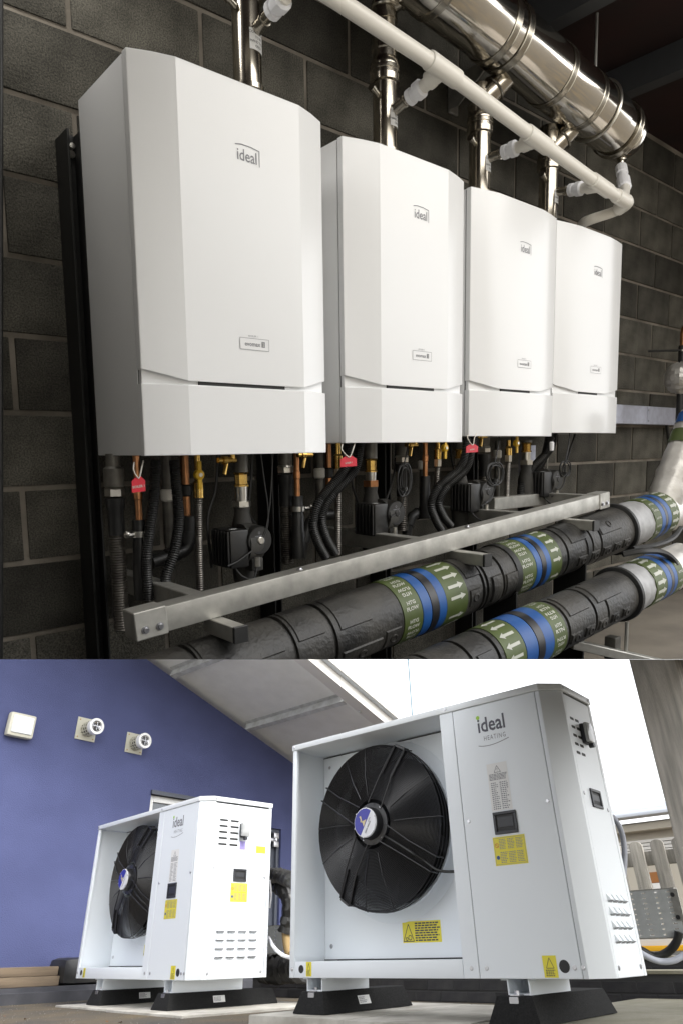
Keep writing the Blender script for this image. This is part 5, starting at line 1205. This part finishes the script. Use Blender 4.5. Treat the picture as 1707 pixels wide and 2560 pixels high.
# ------------------------------------------------------------------ low brick wall behind, cable tray, hoses
yw = 1.95
def brick_wall(nm, lab, x0, x1, y, z0, z1, bw, bh):
    T = thing(nm, lab, 'wall', ((x0 + x1) / 2, y, z0))
    part(T, 'mortar_bed', MB().box(x0, x1, y + .004, y + .2, z0, z1 - .02), M_DMORTAR)
    sh = None; r = 0; z = z0 + .005
    while z + bh <= z1 - .02:
        x = x0 + (bw / 2 if r % 2 else 0)
        while x + bw <= x1:
            if sh is None: sh = make_mesh('brick', MB().box(0, bw - .01, 0, .06, 0, bh - .01), M_DBRICK, F_YARD, Vector((0, 0, 0)), .002)
            o = bpy.data.objects.new('brick', sh); COL.objects.link(o); o.parent = T.o; o.location = Vector((x, y + random.uniform(-.002, .002), z)) - T.base; x += bw
        r += 1; z += bh
    part(T, 'coping', MB().box(x0, x1, y - .012, y + .22, z1 - .02, z1), M_MOSS, bevel=.004)
    return T
zl1 = YY(1650, 2426, yw).z; zl2 = YY(1650, 2390, yw + .45).z
brick_wall('low_brick_wall', 'low dark brick wall with pale coping behind the foreground heat pump', -2.4, 3.2, yw, GZ, zl1, .23, .07)
brick_wall('low_brick_wall', 'second low dark brick wall stepping up behind the first at right', .2, 3.6, yw + .45, GZ, zl2, .23, .07)
# perforated cable tray at right
def cable_tray(y, p_tl, p_br, lab, label_end=True, nx=4, nz=9):
    a, b = YY(*p_tl, y), YY(*p_br, y); x0, x1, z0, z1 = a.x, b.x, b.z, a.z
    T = thing('cable_tray', lab, 'cable tray', ((x0 + x1) / 2, y, z0), F_YARD, 'perforated galvanised cable trays')
    cw_, ch = (x1 - x0) / nx, (z1 - z0) / nz; mb = MB()
    for i in range(nx):                            # sheet with real slots
        for j in range(nz):
            X0, Z0 = x0 + i * cw_, z0 + j * ch; X1, Z1 = X0 + cw_, Z0 + ch
            sx = cw_ * (.32 if i % 2 else .2); h0, h1, v0, v1 = X0 + cw_ * .5 - sx / 2, X0 + cw_ * .5 + sx / 2, Z0 + ch * .36, Z0 + ch * .64
            vs = [(X0, y, Z0), (X1, y, Z0), (X1, y, Z1), (X0, y, Z1), (h0, y, v0), (h1, y, v0), (h1, y, v1), (h0, y, v1)]
            fs = [(0, 1, 5, 4), (1, 2, 6, 5), (2, 3, 7, 6), (3, 0, 4, 7)]
            mb.add(vs, fs); mb.add([(q[0], q[1] + .004, q[2]) for q in vs], [f[::-1] for f in fs])
            mb.add([vs[4], vs[5], vs[6], vs[7]] + [(q[0], q[1] + .004, q[2]) for q in vs[4:]], [(0, 1, 5, 4), (1, 2, 6, 5), (2, 3, 7, 6), (3, 0, 4, 7)])
    part(T, 'perforated_sheet', mb, M_TRAY)
    part(T, 'flange', MB().box(x0, x1, y, y + .06, z1, z1 + .006).box(x0, x1, y, y + .06, z0 - .006, z0), M_GALV)
    if label_end:
        part(T, 'joint_plate', MB().box(x1 - cw_ * .35, x1 + .02, y - .008, y - .002, z0 + (z1 - z0) * .33, z1), M_GALV, bevel=.001)
        for z in (z1 - .03, z0 + (z1 - z0) * .4): part(T, 'bolt', MB().cyl((x1 - cw_ * .15, y - .008, z), (x1 - cw_ * .15, y - .014, z), .012, 10), M_SLOT)
    return T
yt = 1.4
cable_tray(yt, (1560, 2230), (1712, 2342), 'perforated galvanised cable tray on edge beside the weathered post')
cable_tray(1.35, (640, 2318), (742, 2382), 'grey perforated cable tray low between the two heat pumps', False, 5, 7)
def hose(name, lab, pts, r, M, cat='hose', grp=None):
    return single(name, lab, cat, MB().tube(smooth_path([YY(*p) for p in pts], .02), r, 12), M, F_YARD, grp)
hose('grey_hose', 'grey flexible hose looping below the cable tray at right', [(1556, 2330, .95), (1572, 2352, 1.0), (1600, 2382, 1.1), (1642, 2402, 1.2), (1680, 2402, 1.25), (1712, 2386, 1.3)], .016, M_HOSE, grp='hoses behind the heat pumps')
hose('grey_hose', 'grey flexible hose arching down the back edge of the foreground heat pump', [(1528, 2040, .66), (1545, 2062, .68), (1556, 2095, .7), (1560, 2140, .7), (1557, 2190, .68), (1552, 2235, .66)], .014, M_HOSE, grp='hoses behind the heat pumps')
hose('black_hose', 'black flexible hose curving behind the grey hose at right', [(1600, 2375, 1.3), (1635, 2392, 1.35), (1668, 2380, 1.38), (1690, 2355, 1.38), (1696, 2330, 1.38)], .022, M_BLACK)
hose('white_hose', 'white hose sagging between the two heat pumps', [(673, 2345, 1.0), (684, 2366, .9), (702, 2384, .8), (722, 2393, .7), (750, 2394, .6)], .0125, M_NUT)
hose('white_cable', 'thin white cable running down the back edge of the smaller-looking heat pump', [(676, 2200, 1.0), (678, 2240, 1.0), (674, 2270, 1.0)], .008, M_NUT)
def bundle(lab, pts, r, group='black wrapped pipes between the heat pumps'):
    P = smooth_path([YY(*p) for p in pts], .02)
    mb = MB().tube(P, [r * (1 + .09 * math.sin(i * 1.9) + random.uniform(-.06, .06)) for i in range(len(P))], 16)
    for v in mb.v: v += Vector((random.uniform(-.004, .004), random.uniform(-.004, .004), random.uniform(-.004, .004)))
    return single('wrapped_pipe', lab, 'pipe', mb, M_SACK, F_YARD, group, angle=25)
bundle('black wrapped pipe running level from the smaller unit to the foreground unit', [(665, 2188, 1.1), (700, 2190, 1.05), (725, 2198, 1.0), (760, 2215, .9)], .055)
bundle('black wrapped pipe bending down from the upper one between the units', [(680, 2208, 1.15), (705, 2222, 1.1), (722, 2250, 1.1), (722, 2285, 1.1), (712, 2330, 1.1)], .055)
bundle('thick black wrapped pipe lying along the low wall between the units', [(660, 2420, 1.5), (690, 2422, 1.45), (720, 2420, 1.4), (770, 2418, 1.3)], .1)
hose('tan_pipe_end', 'tan bare insulation below the black wrapped pipe between the units', [(714, 2325, 1.1), (716, 2350, 1.1), (720, 2375, 1.1), (726, 2385, 1.1)], .03, M_FELT, 'pipe')

# ------------------------------------------------------------------ fence, far building, aerial
def plank(nm, T, a, b, w, th, M=M_WOOD, round_top=False):
    # upright plank from foot a to head b
    d = (b - a); mb = MB(); n = 10
    prof = [(-w / 2, 0), (w / 2, 0)] + ([(w / 2 * math.cos(PI * i / 10), d.length - w * .35 + w * .35 * math.sin(PI * i / 10)) for i in range(11)] if round_top else [(w / 2, d.length), (-w / 2, d.length)])
    dz_ = d.normalized(); U = Vector((1, 0, 0)); U = (U - dz_ * U.dot(dz_)).normalized()
    mb.prism([a + U * x + dz_ * z for x, z in prof], (0, th, 0)); return part(T, nm, mb, M, bevel=.004, angle=20)
yf = 2.9
T = thing('picket_fence', 'weathered grey picket fence behind the cable tray at right', 'fence', YY(1640, 2250, yf))
for p_top, p_bot in (((1583, 2104), (1618, 2290)), ((1636, 2098), (1668, 2290)), ((1690, 2092), (1718, 2290)), ((1530, 2108), (1560, 2290))):
    hd = YY(*p_top, yf); ft = Vector((hd.x + .02, yf, GZ)); plank('picket', T, ft, hd, .105, .03, M_FENCE, True)
a, b = YY(1500, 2155, yf + .04), YY(1720, 2138, yf + .04)
part(T, 'fence_rail', MB().beam(Vector((a.x, yf + .06, (a.z + b.z) / 2)), Vector((b.x, yf + .06, (a.z + b.z) / 2)), .05, .1), M_FENCE, bevel=.005)
# tall post close to the viewer
yp = -.45
def post(px_t, px_b, wpx, lab, y):
    a, b = YY(px_t, 1660, y), YY(px_t + wpx, 1660, y)
    mb = MB().box(a.x, b.x, y, y + .09, GZ, a.z + 1.2)
    return single('timber_post', lab, 'post', mb, M_WOOD, F_YARD, 'weathered fence posts close by', bevel=.006, clip=-1)
post(1573, 1690, 115, 'tall weathered timber post at the right edge, the nearer wide board', yp)
post(1692, 1760, 90, 'weathered timber board at the far right edge beside the wide post', yp + .1)
# building beyond the fence
yb2 = 9.0
a, b = YY(1400, 2026, yb2), YY(1800, 1990, yb2)
T = thing('far_building', 'low cream building with pale gutter beyond the picket fence', 'building', YY(1600, 2300, yb2))
zg = YY(1590, 2016, yb2).z; x0, x1 = YY(1300, 2100, yb2).x, YY(1800, 2100, yb2).x + 2
zh = lambda py: YY(1590, py, yb2).z
part(T, 'wall', MB().box(x0, x1, yb2 + .35, yb2 + .6, GZ, zh(2048)), M_SIDING)
part(T, 'fascia', MB().box(x0, x1, yb2 - .1, yb2 + .62, zh(2032), zg), M_GUTTER, bevel=.02)
part(T, 'gutter', MB().box(x0, x1, yb2 - .22, yb2 - .102, zh(2046), zh(2031)), M_GUTTER, bevel=.04)
part(T, 'soffit_board', MB().box(x0, x1, yb2 + .1, yb2 + .34, zh(2075), zh(2058)), M_SIDING)
for i in range(5): part(T, 'siding_board', MB().box(x0, x1, yb2 + .28, yb2 + .345, zh(2096 + i * 9 + 7), zh(2096 + i * 9)), M_FASCIA)
part(T, 'orange_panel', MB().box(YY(1610, 2200, yb2).x, YY(1650, 2200, yb2).x, yb2 + .25, yb2 + .345, zh(2207), zh(2180)), M_OCHRE)
part(T, 'pale_panel', MB().box(YY(1610, 2200, yb2).x, YY(1650, 2200, yb2).x, yb2 + .25, yb2 + .345, zh(2235), zh(2208)), M_FASCIA)
# yellow barrier and pale board low behind
yy = 2.6
a, b = YY(1585, 2362, yy), YY(1700, 2372, yy)
single('yellow_barrier', 'yellow painted steel rail low behind the cable tray', 'rail', MB().box(a.x - .3, b.x + .4, yy, yy + .05, YY(1640, 2378, yy).z, YY(1640, 2364, yy).z), M_YSTEEL, F_YARD, bevel=.004)
single('foil_board', 'pale silver board standing behind the yellow rail', 'board', MB().box(a.x - .2, b.x + .4, yy + .06, yy + .08, GZ, YY(1640, 2338, yy).z), M_GUTTER, F_YARD)
a = YY(1017, 1650, 14); b = YY(1030, 1790, 14)
single('aerial_cable', 'thin steel cable against the white sky above the foreground heat pump', 'cable', MB().cyl(Vector((b.x, 14, a.z + 1.4)), Vector((b.x, 14, GZ)), .02, 6), mat('aerial_steel', (.12, .2, .25), .4), F_YARD)
mb = MB()                                           # loose grit, too small to count
for i in range(900):
    x, y = random.uniform(-3.6, 1.0), random.uniform(-1.3, .9)
    if x > -.2 and y > -.2 or (-3 < x < -.9 and .2 < y): continue
    s = random.uniform(.0015, .006); p = Vector((x, y, GZ + s * .4))
    mb.add([p + Vector((random.uniform(.6, 1) * s * a, random.uniform(.6, 1) * s * b, s * c)) for a, b, c in ((1, 0, 0), (0, 1, 0), (-1, 0, 0), (0, -1, 0), (0, 0, .7), (0, 0, -.6))], [(0, 1, 4), (1, 2, 4), (2, 3, 4), (3, 0, 4), (1, 0, 5), (2, 1, 5), (3, 2, 5), (0, 3, 5)])
single('grit', 'loose pale grit scattered on the yard ground', 'grit', mb, mat('grit_stone', (.2, .185, .16), .9), F_YARD, kind='stuff')
# litter and weeds
for i in range(9):
    x, y = random.uniform(-2.2, .2), random.uniform(-.75, -.3)
    p = Vector((x, y, GZ + .006)); s = random.uniform(.012, .026); an = random.uniform(0, PI)
    mb = MB().add([p + Vector((math.cos(an + q) * s, math.sin(an + q) * s * .6, random.uniform(0, .012))) for q in (0, 1.5, PI, 4.6)], [(0, 1, 2, 3)])
    single('fallen_leaf', 'small brown fallen leaf on the yard ground', 'leaf', mb, M_DEAD, F_YARD, 'fallen leaves on the yard')
q = YY(765, 2500, .6); mb = MB()
for i in range(22):
    an, l = random.uniform(0, 2 * PI), random.uniform(.03, .08); c = Vector((q.x + random.uniform(-.05, .05), .9 + random.uniform(-.04, .04), GZ))
    tip = c + Vector((math.cos(an) * l * .6, math.sin(an) * l * .6, l)); sd_ = Vector((-math.sin(an), math.cos(an), 0)) * .008
    mb.add([c, (c + tip) / 2 + sd_, tip, (c + tip) / 2 - sd_], [(0, 1, 2, 3)])
single('weed_tuft', 'small green weed growing at the edge of the slab', 'weed', mb, M_LEAF, F_YARD)
